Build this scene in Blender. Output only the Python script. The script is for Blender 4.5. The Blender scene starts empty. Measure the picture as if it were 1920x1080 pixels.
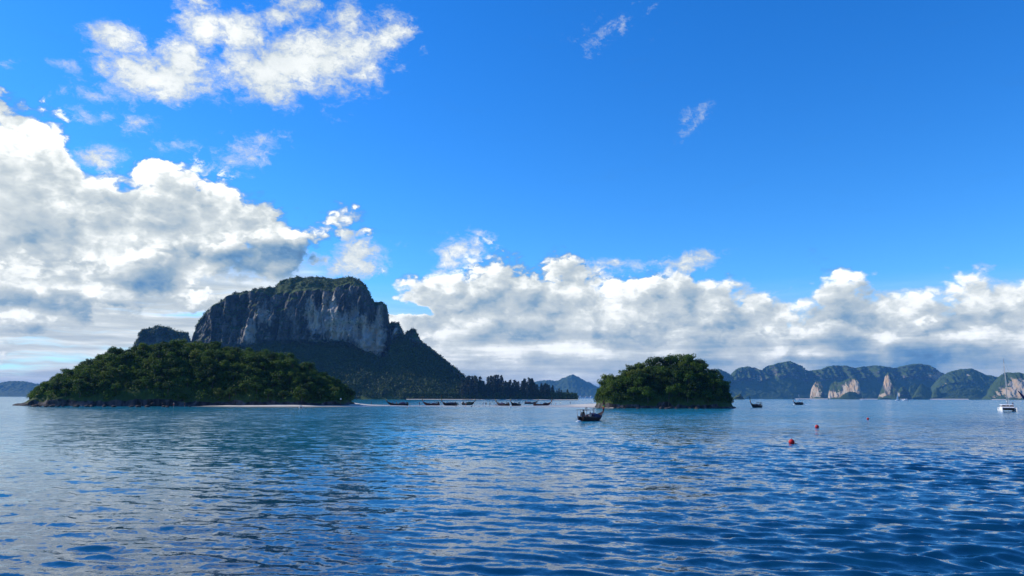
import bpy, bmesh, math, random
import numpy as np
from mathutils import Vector, Matrix

# ------------------------------------------------------------------ camera
SC = bpy.context.scene
COL = SC.collection
FPX, H = 1397.0, 4.0                       # focal length in photo pixels, eye height over the sea (deck of a ferry)
PITCH, ROLL = math.atan((745.7 - 540) / FPX), 0.0030
RM = Matrix.Rotation(math.pi / 2 + PITCH, 3, 'X') @ Matrix.Rotation(ROLL, 3, 'Z')
CAM = Vector((0, 0, H))
cd = bpy.data.cameras.new('camera')
cam = bpy.data.objects.new('camera', cd)
COL.objects.link(cam)
cd.sensor_width, cd.lens = 36.0, 36.0 * FPX / 1920
cd.clip_start, cd.clip_end = 0.5, 60000
M4 = RM.to_4x4(); M4.translation = CAM
cam.matrix_world = M4
SC.camera = cam

def ray(px, py):
    return RM @ Vector(((px - 960) / FPX, (540 - py) / FPX, -1.0))
def at(px, py, Y):
    d = ray(px, py); return CAM + d * (Y / d.y)
def sea_at(px, py, z=0.0):
    d = ray(px, py); return CAM + d * ((z - H) / d.z)
def ae(px, py):
    d = ray(px, py).normalized()
    return math.degrees(math.atan2(d.x, d.y)), math.degrees(math.asin(d.z))

# ------------------------------------------------------------------ colour management, sun, sky
SC.view_settings.view_transform = 'Standard'
SC.view_settings.look = 'None'
SC.view_settings.exposure = 0.0
SC.view_settings.gamma = 1.0
SC.view_settings.use_curve_mapping = False
SC.render.engine = 'CYCLES'
cy = SC.cycles
cy.use_denoising = True
cy.max_bounces, cy.diffuse_bounces, cy.glossy_bounces, cy.transmission_bounces = 6, 3, 3, 3
cy.volume_bounces, cy.transparent_max_bounces = 0, 6
cy.sample_clamp_indirect = 4.0

SUN_AZ, SUN_EL = -74.0, 33.0                # degrees from +Y (negative is left), degrees up
sd = Vector((math.sin(math.radians(SUN_AZ)) * math.cos(math.radians(SUN_EL)),
             math.cos(math.radians(SUN_AZ)) * math.cos(math.radians(SUN_EL)),
             math.sin(math.radians(SUN_EL))))
sl = bpy.data.lights.new('sun', 'SUN')
sl.energy, sl.angle, sl.color = 5.0, math.radians(0.5), (1.0, 0.91, 0.77)
sun = bpy.data.objects.new('sun', sl)
COL.objects.link(sun)
sun.rotation_mode = 'QUATERNION'
sun.rotation_quaternion = sd.to_track_quat('Z', 'Y')
sun.location = (-200, 60, 150)

class S:
    """a shader socket with arithmetic"""
    nt = None
    def __init__(self, s): self.s = s
    @staticmethod
    def m(op, *a, clamp=False):
        n = S.nt.nodes.new('ShaderNodeMath'); n.operation = op; n.use_clamp = clamp
        for i, v in enumerate(a):
            if isinstance(v, S): S.nt.links.new(v.s, n.inputs[i])
            else: n.inputs[i].default_value = v
        return S(n.outputs[0])
    def __add__(s, o): return S.m('ADD', s, o)
    def __radd__(s, o): return S.m('ADD', s, o)
    def __sub__(s, o): return S.m('SUBTRACT', s, o)
    def __rsub__(s, o): return S.m('SUBTRACT', o, s)
    def __mul__(s, o): return S.m('MULTIPLY', s, o)
    def __rmul__(s, o): return S.m('MULTIPLY', s, o)
    def __truediv__(s, o): return S.m('DIVIDE', s, o)
def setin(n, i, v):
    if isinstance(v, S): S.nt.links.new(v.s, n.inputs[i])
    else: n.inputs[i].default_value = v
def smooth(v, a, b, lo=0.0, hi=1.0):
    n = S.nt.nodes.new('ShaderNodeMapRange'); n.interpolation_type = 'SMOOTHSTEP'
    setin(n, 0, v); setin(n, 1, a); setin(n, 2, b); setin(n, 3, lo); setin(n, 4, hi)
    return S(n.outputs[0])
def vmath(op, a, b=None, c=None, scale=None):
    n = S.nt.nodes.new('ShaderNodeVectorMath'); n.operation = op
    setin(n, 0, a)
    if b is not None: setin(n, 1, b)
    if c is not None: setin(n, 2, c)
    if scale is not None: setin(n, 'Scale', scale)
    return S(n.outputs['Value' if op in ('LENGTH', 'DOT_PRODUCT') else 'Vector'])
def noise(vec, scale, detail=4, rough=0.5, dist=0.0, color=False, dims='3D'):
    n = S.nt.nodes.new('ShaderNodeTexNoise'); n.noise_dimensions = dims
    setin(n, 'Vector', vec); n.inputs['Scale'].default_value = scale
    n.inputs['Detail'].default_value = detail; n.inputs['Roughness'].default_value = rough
    n.inputs['Distortion'].default_value = dist
    return S(n.outputs['Color' if color else 0])
def voronoi(vec, scale, detail=0, rough=0.5, feature='F1'):
    n = S.nt.nodes.new('ShaderNodeTexVoronoi'); n.feature = feature
    setin(n, 'Vector', vec); n.inputs['Scale'].default_value = scale
    n.inputs['Detail'].default_value = detail; n.inputs['Roughness'].default_value = rough
    return S(n.outputs['Distance'])
def comb(x, y, z):
    n = S.nt.nodes.new('ShaderNodeCombineXYZ')
    setin(n, 0, x); setin(n, 1, y); setin(n, 2, z)
    return S(n.outputs[0])
def sep(v):
    n = S.nt.nodes.new('ShaderNodeSeparateXYZ'); setin(n, 0, v)
    return [S(o) for o in n.outputs]
def mixc(f, a, b, blend='MIX'):
    n = S.nt.nodes.new('ShaderNodeMix'); n.data_type = 'RGBA'; n.blend_type = blend
    setin(n, 0, f)
    for i, v in ((6, a), (7, b)):
        if isinstance(v, S): S.nt.links.new(v.s, n.inputs[i])
        else: n.inputs[i].default_value = (*v[:3], 1)
    return S(n.outputs[2])
def ramp(f, stops):
    n = S.nt.nodes.new('ShaderNodeValToRGB'); setin(n, 0, f)
    cr = n.color_ramp
    while len(cr.elements) < len(stops): cr.elements.new(0.5)
    for e, (p, c) in zip(cr.elements, stops): e.position = p; e.color = (*c, 1)
    return S(n.outputs[0])
def curve(v, pts, x0, x1, y0, y1):
    """piecewise profile: value v in [x0,x1] -> [y0,y1]"""
    n = S.nt.nodes.new('ShaderNodeFloatCurve')
    setin(n, 'Value', (v - x0) * (1.0 / (x1 - x0)))
    c = n.mapping.curves[0]
    P = [((x - x0) / (x1 - x0), (y - y0) / (y1 - y0)) for x, y in sorted(pts)]
    P = [(min(1, max(0, x)), min(1, max(0, y))) for x, y in P]
    c.points[0].location = P[0]; c.points[1].location = P[-1]
    for p in P[1:-1]: c.points.new(*p)
    for p in c.points: p.handle_type = 'VECTOR'
    n.mapping.update()
    return S(n.outputs[0]) * (y1 - y0) + y0

world = bpy.data.worlds.new('World')
SC.world = world
world.use_nodes = True
S.nt = world.node_tree
S.nt.nodes.clear()
SKY = 0.15
sky = S.nt.nodes.new('ShaderNodeTexSky')
sky.sky_type = 'NISHITA'; sky.sun_disc = False
sky.sun_elevation, sky.sun_rotation = math.radians(SUN_EL), math.radians(SUN_AZ)
sky.air_density, sky.dust_density, sky.ozone_density, sky.altitude = 1.0, 0.1, 3.0, 0
tc = S.nt.nodes.new('ShaderNodeTexCoord')
D = S(tc.outputs['Generated'])
dx, dy, dz = sep(D)
az = S.m('ARCTAN2', dx, dy) * (180 / math.pi)
el = S.m('ARCSINE', dz) * (180 / math.pi)
Ds = vmath('MULTIPLY', D, (1, 1, 1.5))
# turbulence that tears the cloud outlines
w1 = vmath('SUBTRACT', noise(Ds, 9, 3, 0.5, color=True), (0.5, 0.5, 0.5))
w2 = vmath('SUBTRACT', noise(Ds, 34, 5, 0.6, color=True), (0.5, 0.5, 0.5))
w1x, w1y, _ = sep(w1); w2x, w2y, _ = sep(w2)
aw = az + w1x * 4.0 + w2x * 2.0
ew = el + w1y * 2.6 + w2y * 1.2
P2 = comb(aw, ew, 0.0)
Pb = comb(az + w1x * 5.0 + w2x * 1.5, el + w1y * 3.0 + w2y * 1.0, 0.0)

def after(v, acc):
    """the vector v, evaluated only once acc is known: keeps the shader's working stack small"""
    return v if acc is None else vmath('MULTIPLY_ADD', acc, (1e-9, 1e-9, 1e-9), v)
def blob(x, y, rx, ry, rot=0.0, P=None):
    """distance in ellipse radii from a spot of the sky, given by photo pixel and pixel radii"""
    a0, e0 = ae(x, y); a1, _ = ae(x + rx, y); _, e1 = ae(x, y - ry)
    n = S.nt.nodes.new('ShaderNodeMapping'); n.vector_type = 'TEXTURE'
    setin(n, 'Vector', P or P2)
    n.inputs['Location'].default_value = (a0, e0, 0)
    n.inputs['Rotation'].default_value = (0, 0, math.radians(rot))
    n.inputs['Scale'].default_value = (abs(a1 - a0), abs(e1 - e0), 1)
    return vmath('LENGTH', S(n.outputs[0]))
def vmax(L):
    """running maximum; L may be a generator, so that few values are alive at once (the shader stack is small)"""
    r = None
    for v in L: r = v if r is None else S.m('MAXIMUM', r, v)
    return r
# ---- cumulus bank on the left: top and base as profiles over azimuth
topA = [(-520, 60), (-400, 120), (-200, 130), (-80, 140), (0, 170), (60, 172), (96, 205), (118, 235), (135, 285), (170, 330), (205, 332), (240, 318),
        (290, 306), (340, 292), (380, 294), (400, 312), (430, 302), (452, 318), (468, 356), (500, 352), (530, 372), (555, 405), (590, 424),
        (605, 398), (630, 388), (655, 404), (678, 424), (694, 450), (706, 520), (725, 620), (800, 690)]
botA = [(-520, 640), (0, 640), (250, 625), (400, 600), (470, 575), (520, 545), (560, 512), (600, 478), (640, 466), (680, 462), (700, 470), (712, 560), (722, 660), (800, 760)]
# ---- bank across the middle and the right
topC = [(600, 760), (700, 720), (722, 600), (735, 566), (760, 548), (790, 526), (815, 518), (830, 505), (880, 500), (920, 492), (960, 488), (1000, 492), (1060, 498),
        (1095, 492), (1130, 500), (1160, 512), (1210, 508), (1250, 500), (1290, 498), (1330, 508), (1360, 522), (1440, 532), (1480, 532), (1500, 548), (1520, 532), (1540, 512),
        (1620, 514), (1660, 512), (1690, 520), (1720, 526), (1752, 534), (1772, 534), (1795, 512), (1835, 495), (1880, 500), (1920, 486), (2050, 470), (2250, 500), (2500, 480)]
def prof(pts, **k):
    q = [ae(x, y) for x, y in pts]
    return curve(aw, q, -50, 50, -5, 45)
FA = S.m('MINIMUM', prof(topA) - ew + 1.1, (ew - prof(botA)) * 0.7 + 0.6)
FC = prof(topC) - ew + 0.8 + smooth(az, 16.0, 8.0) * 0.7
# a hole of blue under the left end of the middle bank
FC = FC - smooth(blob(775, 588, 58, 16), 1.5, 0.4) * 5.0
side = smooth(S.m('ABSOLUTE', az), 42.0, 50.0)                     # beyond the frame: the same kind of bank, from noise
FS = (noise(Ds, 3.2, 4, 0.55) - 0.47) * 60.0 - (el - 9.0) * 0.55
blobsD = [(575, 118, 150, 66, 8, 1), (500, 140, 80, 50, 0, 1), (655, 82, 80, 46, 20, .9), (715, 55, 46, 40, 40, .7), (300, 140, 120, 42, 6, 1), (345, 100, 66, 36, 30, 1), (255, 130, 70, 22, -10, .9),
          (305, 175, 60, 20, 0, .7), (385, 50, 46, 42, 0, .9), (440, 66, 70, 34, 0, .9), (520, 45, 80, 26, 10, .6), (560, 15, 46, 24, 0, .7), (640, 25, 26, 40, 0, .6), (375, 12, 26, 22, 0, .7), (470, 110, 70, 30, 0, .6),
          (225, 72, 50, 28, 10, .8), (185, 98, 40, 10, 25, .5), (130, 130, 34, 16, 0, .5), (270, 235, 26, 18, 0, .5), (170, 168, 54, 14, 20, .4), (155, 208, 50, 16, 10, .35),
          (5, 125, 24, 12, 0, .4), (180, 290, 50, 22, 16, .75), (330, 275, 40, 14, 10, .3), (450, 285, 60, 26, 30, .4), (1311, 240, 30, 18, 30, .33), (1155, 52, 60, 18, 12, .20),
          (872, 474, 56, 22, 14, .7), (836, 492, 26, 34, 0, .6), (664, 492, 56, 34, 10, .85), (520, 495, 50, 16, 5, .6), (1292, 492, 62, 18, 12, .7), (1150, 500, 50, 14, 0, .5)]
FD = None
for b in blobsD:
    v = S.m('MULTIPLY_ADD', blob(*b[:5], after(P2, FD)), -b[5], b[5] - (1 - b[5]) * 0.42)
    FD = v if FD is None else S.m('MAXIMUM', FD, v)
FD = FD * 2.6
blobsE = [(1558, 505, 42, 40, 0), (388, 532, 66, 36, 5), (885, 500, 50, 26, 0)]
FE = vmax(1.0 - blob(*b) for b in blobsE) * 2.0
# billows: rounded heaps broken into smaller ones; soft relief sampled twice, the second time a little towards the sun
Dv = vmath('ADD', Ds, vmath('SCALE', w2, scale=0.030))
SH = (-0.026, 0.0, 0.030)
vor = voronoi(Dv, 15, 3.0, 0.6)
vorL = voronoi(vmath('ADD', Dv, (-0.013, 0.0, 0.015)), 15, 3.0, 0.6)   # the same heaps a step towards the sun
rn0 = noise(Ds, 7.5, 5, 0.50)
rn1 = noise(vmath('ADD', Ds, SH), 7.5, 5, 0.50)
fb = noise(Ds, 26, 7, 0.6) - 0.5
fw = noise(vmath('ADD', Ds, vmath('SCALE', w2, scale=0.05)), 58, 6, 0.68) - 0.5
bill = (0.45 - vor) * 2.4
core = vmax([FA, FC, FE])
core = S.m('ADD', core * (1.0 - side), S.m('MULTIPLY', FS, side))
Fh = core + 0.75 + S.m('MULTIPLY', bill * 1.25 + fb * 1.9, smooth(core, -2.6, 0.2, 0.25, 1.0))
Fd = FD + fb * 4.2 + fw * 4.6 + 0.22
Fh = S.m('MINIMUM', Fh, core * 1.3 + 1.1)
aH = smooth(Fh + fw * 1.0, -0.5, 0.95)
aD = smooth(Fd, -0.8, 1.9) * 0.97
# thin layers far off, low over the horizon
lay = noise(comb(az * 0.05, el * 0.55 + w1y * 1.2, 3.0), 1.6, 6, 0.58)
aL = smooth(lay, 0.24, 0.50) * smooth(el, 11.0, 7.5) * smooth(az, -12.0, -16.0)
aL = S.m('MAXIMUM', aL, smooth(el, 9.0, 4.0) * 0.62 * smooth(lay, 0.30, 0.50))
cirrus = smooth(noise(vmath('MULTIPLY', D, (3, 3, 16)), 3.0, 6, 0.62), 0.56, 0.86) * 0.10
alpha = 1.0 - (1.0 - aH) * (1.0 - aD) * (1.0 - cirrus) * (1.0 - aL)
# ---- how much sun and how much shade each part of the clouds gets
relief = (rn0 - rn1) * 1.0
lumH = 0.82 + smooth(Fh, 2.2, 0.2) * 0.16
# nearer heaps standing in front of the banks: a bright rim on top that greys downwards
LAY = [([(-300, 430), (0, 447), (65, 442), (100, 464), (200, 452), (300, 436), (400, 414), (480, 392), (545, 384), (600, 440), (640, 600), (800, 700)], 4.5),
       ([(-300, 690), (690, 690), (740, 640), (770, 604), (830, 592), (890, 584), (930, 600), (1000, 590), (1060, 604), (1150, 596), (1250, 600), (1300, 588), (1360, 604), (1440, 575), (1500, 582), (1560, 560), (1640, 572), (1700, 580), (1740, 560),
         (1790, 575), (1860, 560), (1930, 566), (2200, 550)], 3.6)]
for k, (pts, dep) in enumerate(LAY):
    fl = prof(pts) - ew + bill * 0.8 + (noise(vmath('ADD', Ds, (k + 1.0, 0, 0)), 14, 5, 0.6) - 0.5) * 4.5
    fa = smooth(fl, -0.5, 0.6)
    tone = 0.70 + smooth(fl, dep, 0.2) * 0.29
    lumH = S.m('ADD', lumH * (1.0 - fa * 0.8), S.m('MULTIPLY', tone, fa * 0.8))
G = [(70, 280, 150, 80, 0, .14), (330, 330, 150, 45, 0, .14), (610, 425, 70, 36, 0, .12), (385, 528, 66, 36, 0, .42), (190, 536, 90, 20, 0, .28), (520, 490, 60, 16, 8, .28),
     (210, 400, 150, 34, 0, -.10), (60, 425, 80, 26, 0, -.06), (420, 500, 250, 34, 12, -.40), (60, 560, 260, 24, 4, -.30), (300, 585, 240, 26, 0, -.30), (560, 468, 110, 26, 12, -.30),
     (250, 462, 220, 26, 8, .14), (120, 625, 300, 12, 0, -.14),
     (1180, 636, 330, 20, -2, -.26), (1330, 606, 120, 26, 0, -.16), (1640, 606, 180, 20, -3, -.18), (1650, 668, 340, 52, 0, -.34), (1100, 690, 330, 20, 0, -.14), (980, 640, 110, 12, 0, -.2), (1860, 600, 120, 20, 0, -.20),
     (1000, 545, 60, 16, 0, -.1), (1560, 500, 44, 30, 0, .2), (1800, 528, 70, 40, 0, .16), (1435, 655, 48, 18, 0, .24), (1535, 664, 50, 14, 0, .20), (1300, 600, 36, 14, 0, .18), (940, 520, 60, 26, 0, .1),
     (900, 605, 80, 24, 0, .10), (1720, 590, 60, 16, 0, .16), (1640, 632, 44, 12, 0, .15), (800, 640, 110, 30, 0, .05), (1120, 664, 60, 10, 0, .12), (930, 664, 60, 10, 0, .10), (1660, 665, 26, 9, 20, .16)]
for x, y, rx, ry, rot, w in G:
    lumH = lumH + smooth(blob(x, y, rx, ry, rot, after(Pb, lumH)), 1.35, 0.25) * w
lumH = lumH + relief + S.m('MULTIPLY', vorL - vor, smooth(Fh, 9.0, 0.0, 0.10, 0.55)) + fb * 0.11 + (noise(vmath('MULTIPLY', D, (1, 1, 3.0)), 9, 4, 0.5) - 0.5) * 0.24
lumH = lumH + (noise(comb(az * 0.07, el * 0.75, 5.0), 1.9, 5, 0.55) - 0.48) * smooth(el, 6.5, 3.0, 0.0, 0.85)
lumD = 0.80 + smooth(Fd, 0.2, 2.6) * 0.16 + relief * 0.35 + fb * 0.16
lumL = 0.86 + (lay - 0.5) * -0.5 + (noise(comb(az * 0.07, el * 0.8, 9.0), 2.0, 5, 0.55) - 0.5) * 0.8
lum = S.m('ADD', lumH * aH, S.m('ADD', lumD * aD, lumL * aL * (1.0 - aD)) * (1.0 - aH) / (aD + aL * (1.0 - aD) + 0.001))
cc = ramp(lum, [(0.0, (0.07, 0.16, 0.33)), (0.3, (0.15, 0.31, 0.53)), (0.52, (0.325, 0.46, 0.59)), (0.72, (0.55, 0.635, 0.69)), (0.88, (0.73, 0.79, 0.80)), (1.0, (0.885, 0.91, 0.89))])
hs = S.nt.nodes.new('ShaderNodeHueSaturation'); setin(hs, 'Color', S(sky.outputs[0])); hs.inputs['Saturation'].default_value = 1.35
skyc = vmath('MULTIPLY', S(hs.outputs[0]), (0.60, 1.03, 1.43))      # a phone's vivid blue
# sunlit cloud is brighter than white paper: the film clips it, the sea mirrors it
ccs = vmath('SCALE', cc, scale=smooth(lum, 0.78, 1.25, 1.0, 1.45) * (1.0 / SKY))
bg = S.nt.nodes.new('ShaderNodeBackground'); bg.inputs[1].default_value = SKY
S.nt.links.new(mixc(alpha, skyc, ccs).s, bg.inputs[0])
wo = S.nt.nodes.new('ShaderNodeOutputWorld')
S.nt.links.new(bg.outputs[0], wo.inputs[0])

# ------------------------------------------------------------------ mesh helpers
def hashv(ix, iy, iz, seed):
    h = (ix * 374761393 + iy * 668265263 + iz * 2147483647 + seed * 974634777) & 0xffffffff
    h = ((h ^ (h >> 13)) * 1274126177) & 0xffffffff
    h = ((h ^ (h >> 16)) * 2246822519) & 0xffffffff
    return ((h ^ (h >> 15)) & 0xffff) / 32767.5 - 1.0
def vnoise(x, y, z, seed=0):
    x, y, z = np.broadcast_arrays(np.asarray(x, float), np.asarray(y, float), np.asarray(z, float))
    fx, fy, fz = np.floor(x), np.floor(y), np.floor(z)
    ix, iy, iz = fx.astype(np.int64), fy.astype(np.int64), fz.astype(np.int64)
    u, v, w = x - fx, y - fy, z - fz
    u = u * u * u * (u * (u * 6 - 15) + 10); v = v * v * v * (v * (v * 6 - 15) + 10); w = w * w * w * (w * (w * 6 - 15) + 10)
    r = 0
    for a, wa in ((0, 1 - u), (1, u)):
        for b, wb in ((0, 1 - v), (1, v)):
            for c, wc in ((0, 1 - w), (1, w)):
                r = r + wa * wb * wc * hashv(ix + a, iy + b, iz + c, seed)
    return r
def fbm(x, y, z, octv=4, seed=0, gain=0.5):
    r, a, f = 0, 1.0, 1.0
    for k in range(octv):
        r = r + a * vnoise(np.asarray(x) * f, np.asarray(y) * f, np.asarray(z) * f, seed + k * 17)
        a *= gain; f *= 2.03
    return r

def mesh_from(name, verts, faces, smooth_=False, mat=None):
    verts = np.asarray(verts, np.float32); faces = np.asarray(faces, np.int32)
    me = bpy.data.meshes.new(name)
    nf, k = faces.shape
    me.vertices.add(len(verts)); me.vertices.foreach_set('co', verts.ravel())
    me.loops.add(nf * k); me.loops.foreach_set('vertex_index', faces.ravel())
    me.polygons.add(nf)
    me.polygons.foreach_set('loop_start', np.arange(0, nf * k, k, dtype=np.int32))
    me.polygons.foreach_set('loop_total', np.full(nf, k, np.int32))
    me.update(calc_edges=True)
    me.validate()
    if smooth_: me.polygons.foreach_set('use_smooth', np.ones(len(me.polygons), bool))
    if mat: me.materials.append(mat)
    return me
def link(name, me, parent=None, loc=None, rotz=None):
    o = bpy.data.objects.new(name, me); COL.objects.link(o)
    if parent: o.parent = parent
    if loc is not None: o.location = loc
    if rotz is not None: o.rotation_euler = (0, 0, rotz)
    return o
def thing(name, label, cat, loc=(0, 0, 0), rotz=0.0, group=None):
    o = bpy.data.objects.new(name, None); COL.objects.link(o)
    o.empty_display_size = 0.5
    o.location = loc; o.rotation_euler = (0, 0, rotz)
    o['label'] = label; o['category'] = cat
    if group: o['group'] = group
    return o
def tag(o, label=None, cat=None, group=None, kind=None):
    if label: o['label'] = label
    if cat: o['category'] = cat
    if group: o['group'] = group
    if kind: o['kind'] = kind
    return o
def grid_faces(nu, nv, flip=False):
    i = np.arange(nu - 1)[:, None] * nv + np.arange(nv - 1)[None, :]
    q = np.stack([i, i + nv, i + nv + 1, i + 1], -1).reshape(-1, 4)
    return q[:, ::-1] if flip else q
def set_attr(me, name, vals):
    a = me.attributes.new(name, 'FLOAT', 'POINT'); a.data.foreach_set('value', np.asarray(vals, np.float32).ravel())

class MB:
    """collects boxes, tubes and lofts into one mesh object"""
    def __init__(s): s.v, s.f = [], []
    def add(s, vs, fs):
        n = len(s.v); s.v += [tuple(p) for p in vs]; s.f += [tuple(i + n for i in f) for f in fs]
    def box(s, c, d, rotz=0.0, tilt=0.0, taper=1.0):
        m = Matrix.Rotation(rotz, 3, 'Z') @ Matrix.Rotation(tilt, 3, 'Y'); vs = []
        for z in (-1, 1):
            k = taper if z > 0 else 1.0
            for x, y in ((-1, -1), (1, -1), (1, 1), (-1, 1)):
                vs.append(Vector(c) + m @ Vector((x * d[0] / 2 * k, y * d[1] / 2 * k, z * d[2] / 2)))
        s.add(vs, [(3, 2, 1, 0), (4, 5, 6, 7), (0, 1, 5, 4), (1, 2, 6, 5), (2, 3, 7, 6), (3, 0, 4, 7)])
    def tube(s, pts, rad, n=6, caps=True):
        pts = [Vector(p) for p in pts]
        rad = rad if isinstance(rad, (list, tuple)) else [rad] * len(pts)
        vs = []
        for i, p in enumerate(pts):
            t = (pts[min(i + 1, len(pts) - 1)] - pts[max(i - 1, 0)]).normalized()
            a = t.orthogonal().normalized(); b = t.cross(a)
            for k in range(n):
                th = 2 * math.pi * k / n
                vs.append(p + (a * math.cos(th) + b * math.sin(th)) * rad[i])
        fs = [(i * n + k, i * n + (k + 1) % n, (i + 1) * n + (k + 1) % n, (i + 1) * n + k) for i in range(len(pts) - 1) for k in range(n)]
        if caps: fs += [tuple(range(n))[::-1], tuple((len(pts) - 1) * n + k for k in range(n))]
        s.add(vs, fs)
    def loft(s, rings, closed=False, cap=False):
        n = len(rings[0]); vs = [p for r in rings for p in r]
        e = n if closed else n - 1
        fs = [(i * n + k, i * n + (k + 1) % n, (i + 1) * n + (k + 1) % n, (i + 1) * n + k) for i in range(len(rings) - 1) for k in range(e)]
        if cap: fs += [tuple(range(n))[::-1], tuple((len(rings) - 1) * n + k for k in range(n))]
        s.add(vs, fs)
    def ball(s, c, r, seg=10, rings=6, noise_=0.0, seed=0):
        rr = r if isinstance(r, (list, tuple)) else (r, r, r)
        rnd = random.Random(seed); vs, fs = [], []
        for i in range(rings + 1):
            ph = math.pi * i / rings
            for k in range(seg):
                th = 2 * math.pi * k / seg; q = 1 + noise_ * (rnd.random() - 0.5) * 2
                vs.append((c[0] + rr[0] * q * math.sin(ph) * math.cos(th), c[1] + rr[1] * q * math.sin(ph) * math.sin(th), c[2] + rr[2] * q * math.cos(ph)))
        for i in range(rings):
            for k in range(seg):
                fs.append((i * seg + k, (i + 1) * seg + k, (i + 1) * seg + (k + 1) % seg, i * seg + (k + 1) % seg))
        s.add(vs, fs)
    def mesh(s, name, mat, smooth_=False):
        me = bpy.data.meshes.new(name); me.from_pydata(s.v, [], s.f); me.validate()
        if smooth_: me.polygons.foreach_set('use_smooth', np.ones(len(me.polygons), bool))
        me.materials.append(mat); return me
    def build(s, name, mat, parent=None, smooth_=False, loc=None, rotz=None):
        return link(name, s.mesh(name, mat, smooth_), parent, loc, rotz)

# ------------------------------------------------------------------ materials
def new_mat(name):
    m = bpy.data.materials.new(name); m.use_nodes = True
    S.nt = m.node_tree; p = S.nt.nodes['Principled BSDF']
    return m, p
def P_set(p, **k):
    for a, v in k.items():
        i = p.inputs[a.replace('_', ' ')]
        if isinstance(v, S): S.nt.links.new(v.s, i)
        else: i.default_value = (*v, 1) if isinstance(v, tuple) and len(v) == 3 and i.type == 'RGBA' else v
def bump(h, strength, dist=1.0):
    n = S.nt.nodes.new('ShaderNodeBump'); setin(n, 'Height', h); n.inputs['Strength'].default_value = strength
    n.inputs['Distance'].default_value = dist
    return S(n.outputs[0])
def geo(out): return S(S.nt.nodes.new('ShaderNodeNewGeometry').outputs[out])
def attr(name):
    n = S.nt.nodes.new('ShaderNodeAttribute'); n.attribute_name = name; return S(n.outputs['Fac'])
def objrand(): return S(S.nt.nodes.new('ShaderNodeObjectInfo').outputs['Random'])
def paint(name, col, rough=0.5, var=0.25, scale=3.0, metal=0.0):
    m, p = new_mat(name)
    tcn = S.nt.nodes.new('ShaderNodeTexCoord'); o = S(tcn.outputs['Object'])
    c = mixc(smooth(noise(o, scale, 5, 0.6), 0.35, 0.75), col, tuple(v * (1 - var) for v in col))
    P_set(p, Base_Color=c, Roughness=rough, Metallic=metal)
    p.inputs['Specular IOR Level'].default_value = 0.25
    return m
def leaf_mat(name, c0, c1, c2, trans=0.38):
    m, p = new_mat(name)
    pos = geo('Position'); r = objrand()
    f = noise(pos, 0.35, 3, 0.55)
    c = mixc(smooth(f, 0.3, 0.7), c0, c1)
    c = mixc(smooth(r, 0.55, 1.0) * 0.8, c, c2)
    c = mixc(0.5, c, mixc(noise(pos, 2.5, 2), (0.35, 0.35, 0.35), (1.5, 1.5, 1.5)), 'MULTIPLY')
    P_set(p, Base_Color=c, Roughness=0.65)
    p.inputs['Specular IOR Level'].default_value = 0.25
    tr = S.nt.nodes.new('ShaderNodeBsdfTranslucent'); S.nt.links.new(vmath('SCALE', c, scale=1.1).s, tr.inputs[0])
    mx = S.nt.nodes.new('ShaderNodeMixShader'); mx.inputs[0].default_value = trans
    S.nt.links.new(p.outputs[0], mx.inputs[1]); S.nt.links.new(tr.outputs[0], mx.inputs[2])
    S.nt.links.new(mx.outputs[0], S.nt.nodes['Material Output'].inputs[0])
    return m

M = {}
M['leaf'] = leaf_mat('broad_leaf', (0.032, 0.078, 0.010), (0.085, 0.160, 0.016), (0.120, 0.175, 0.020))
M['leaf_dark'] = leaf_mat('dark_leaf', (0.015, 0.042, 0.011), (0.036, 0.086, 0.014), (0.052, 0.105, 0.017))
M['leaf_bright'] = leaf_mat('bright_leaf', (0.045, 0.090, 0.012), (0.105, 0.165, 0.018), (0.130, 0.160, 0.022))
M['needle'] = leaf_mat('casuarina_needle', (0.014, 0.026, 0.014), (0.024, 0.038, 0.018), (0.030, 0.045, 0.018), 0.15)
M['far_leaf'] = leaf_mat('far_canopy', (0.014, 0.036, 0.010), (0.082, 0.132, 0.019), (0.04, 0.06, 0.018), 0.15)
M['bark'] = paint('bark', (0.11, 0.09, 0.075), 0.9, 0.5, 2.0)
M['pale_bark'] = paint('pale_bark', (0.30, 0.27, 0.24), 0.9, 0.4, 2.0)

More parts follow.
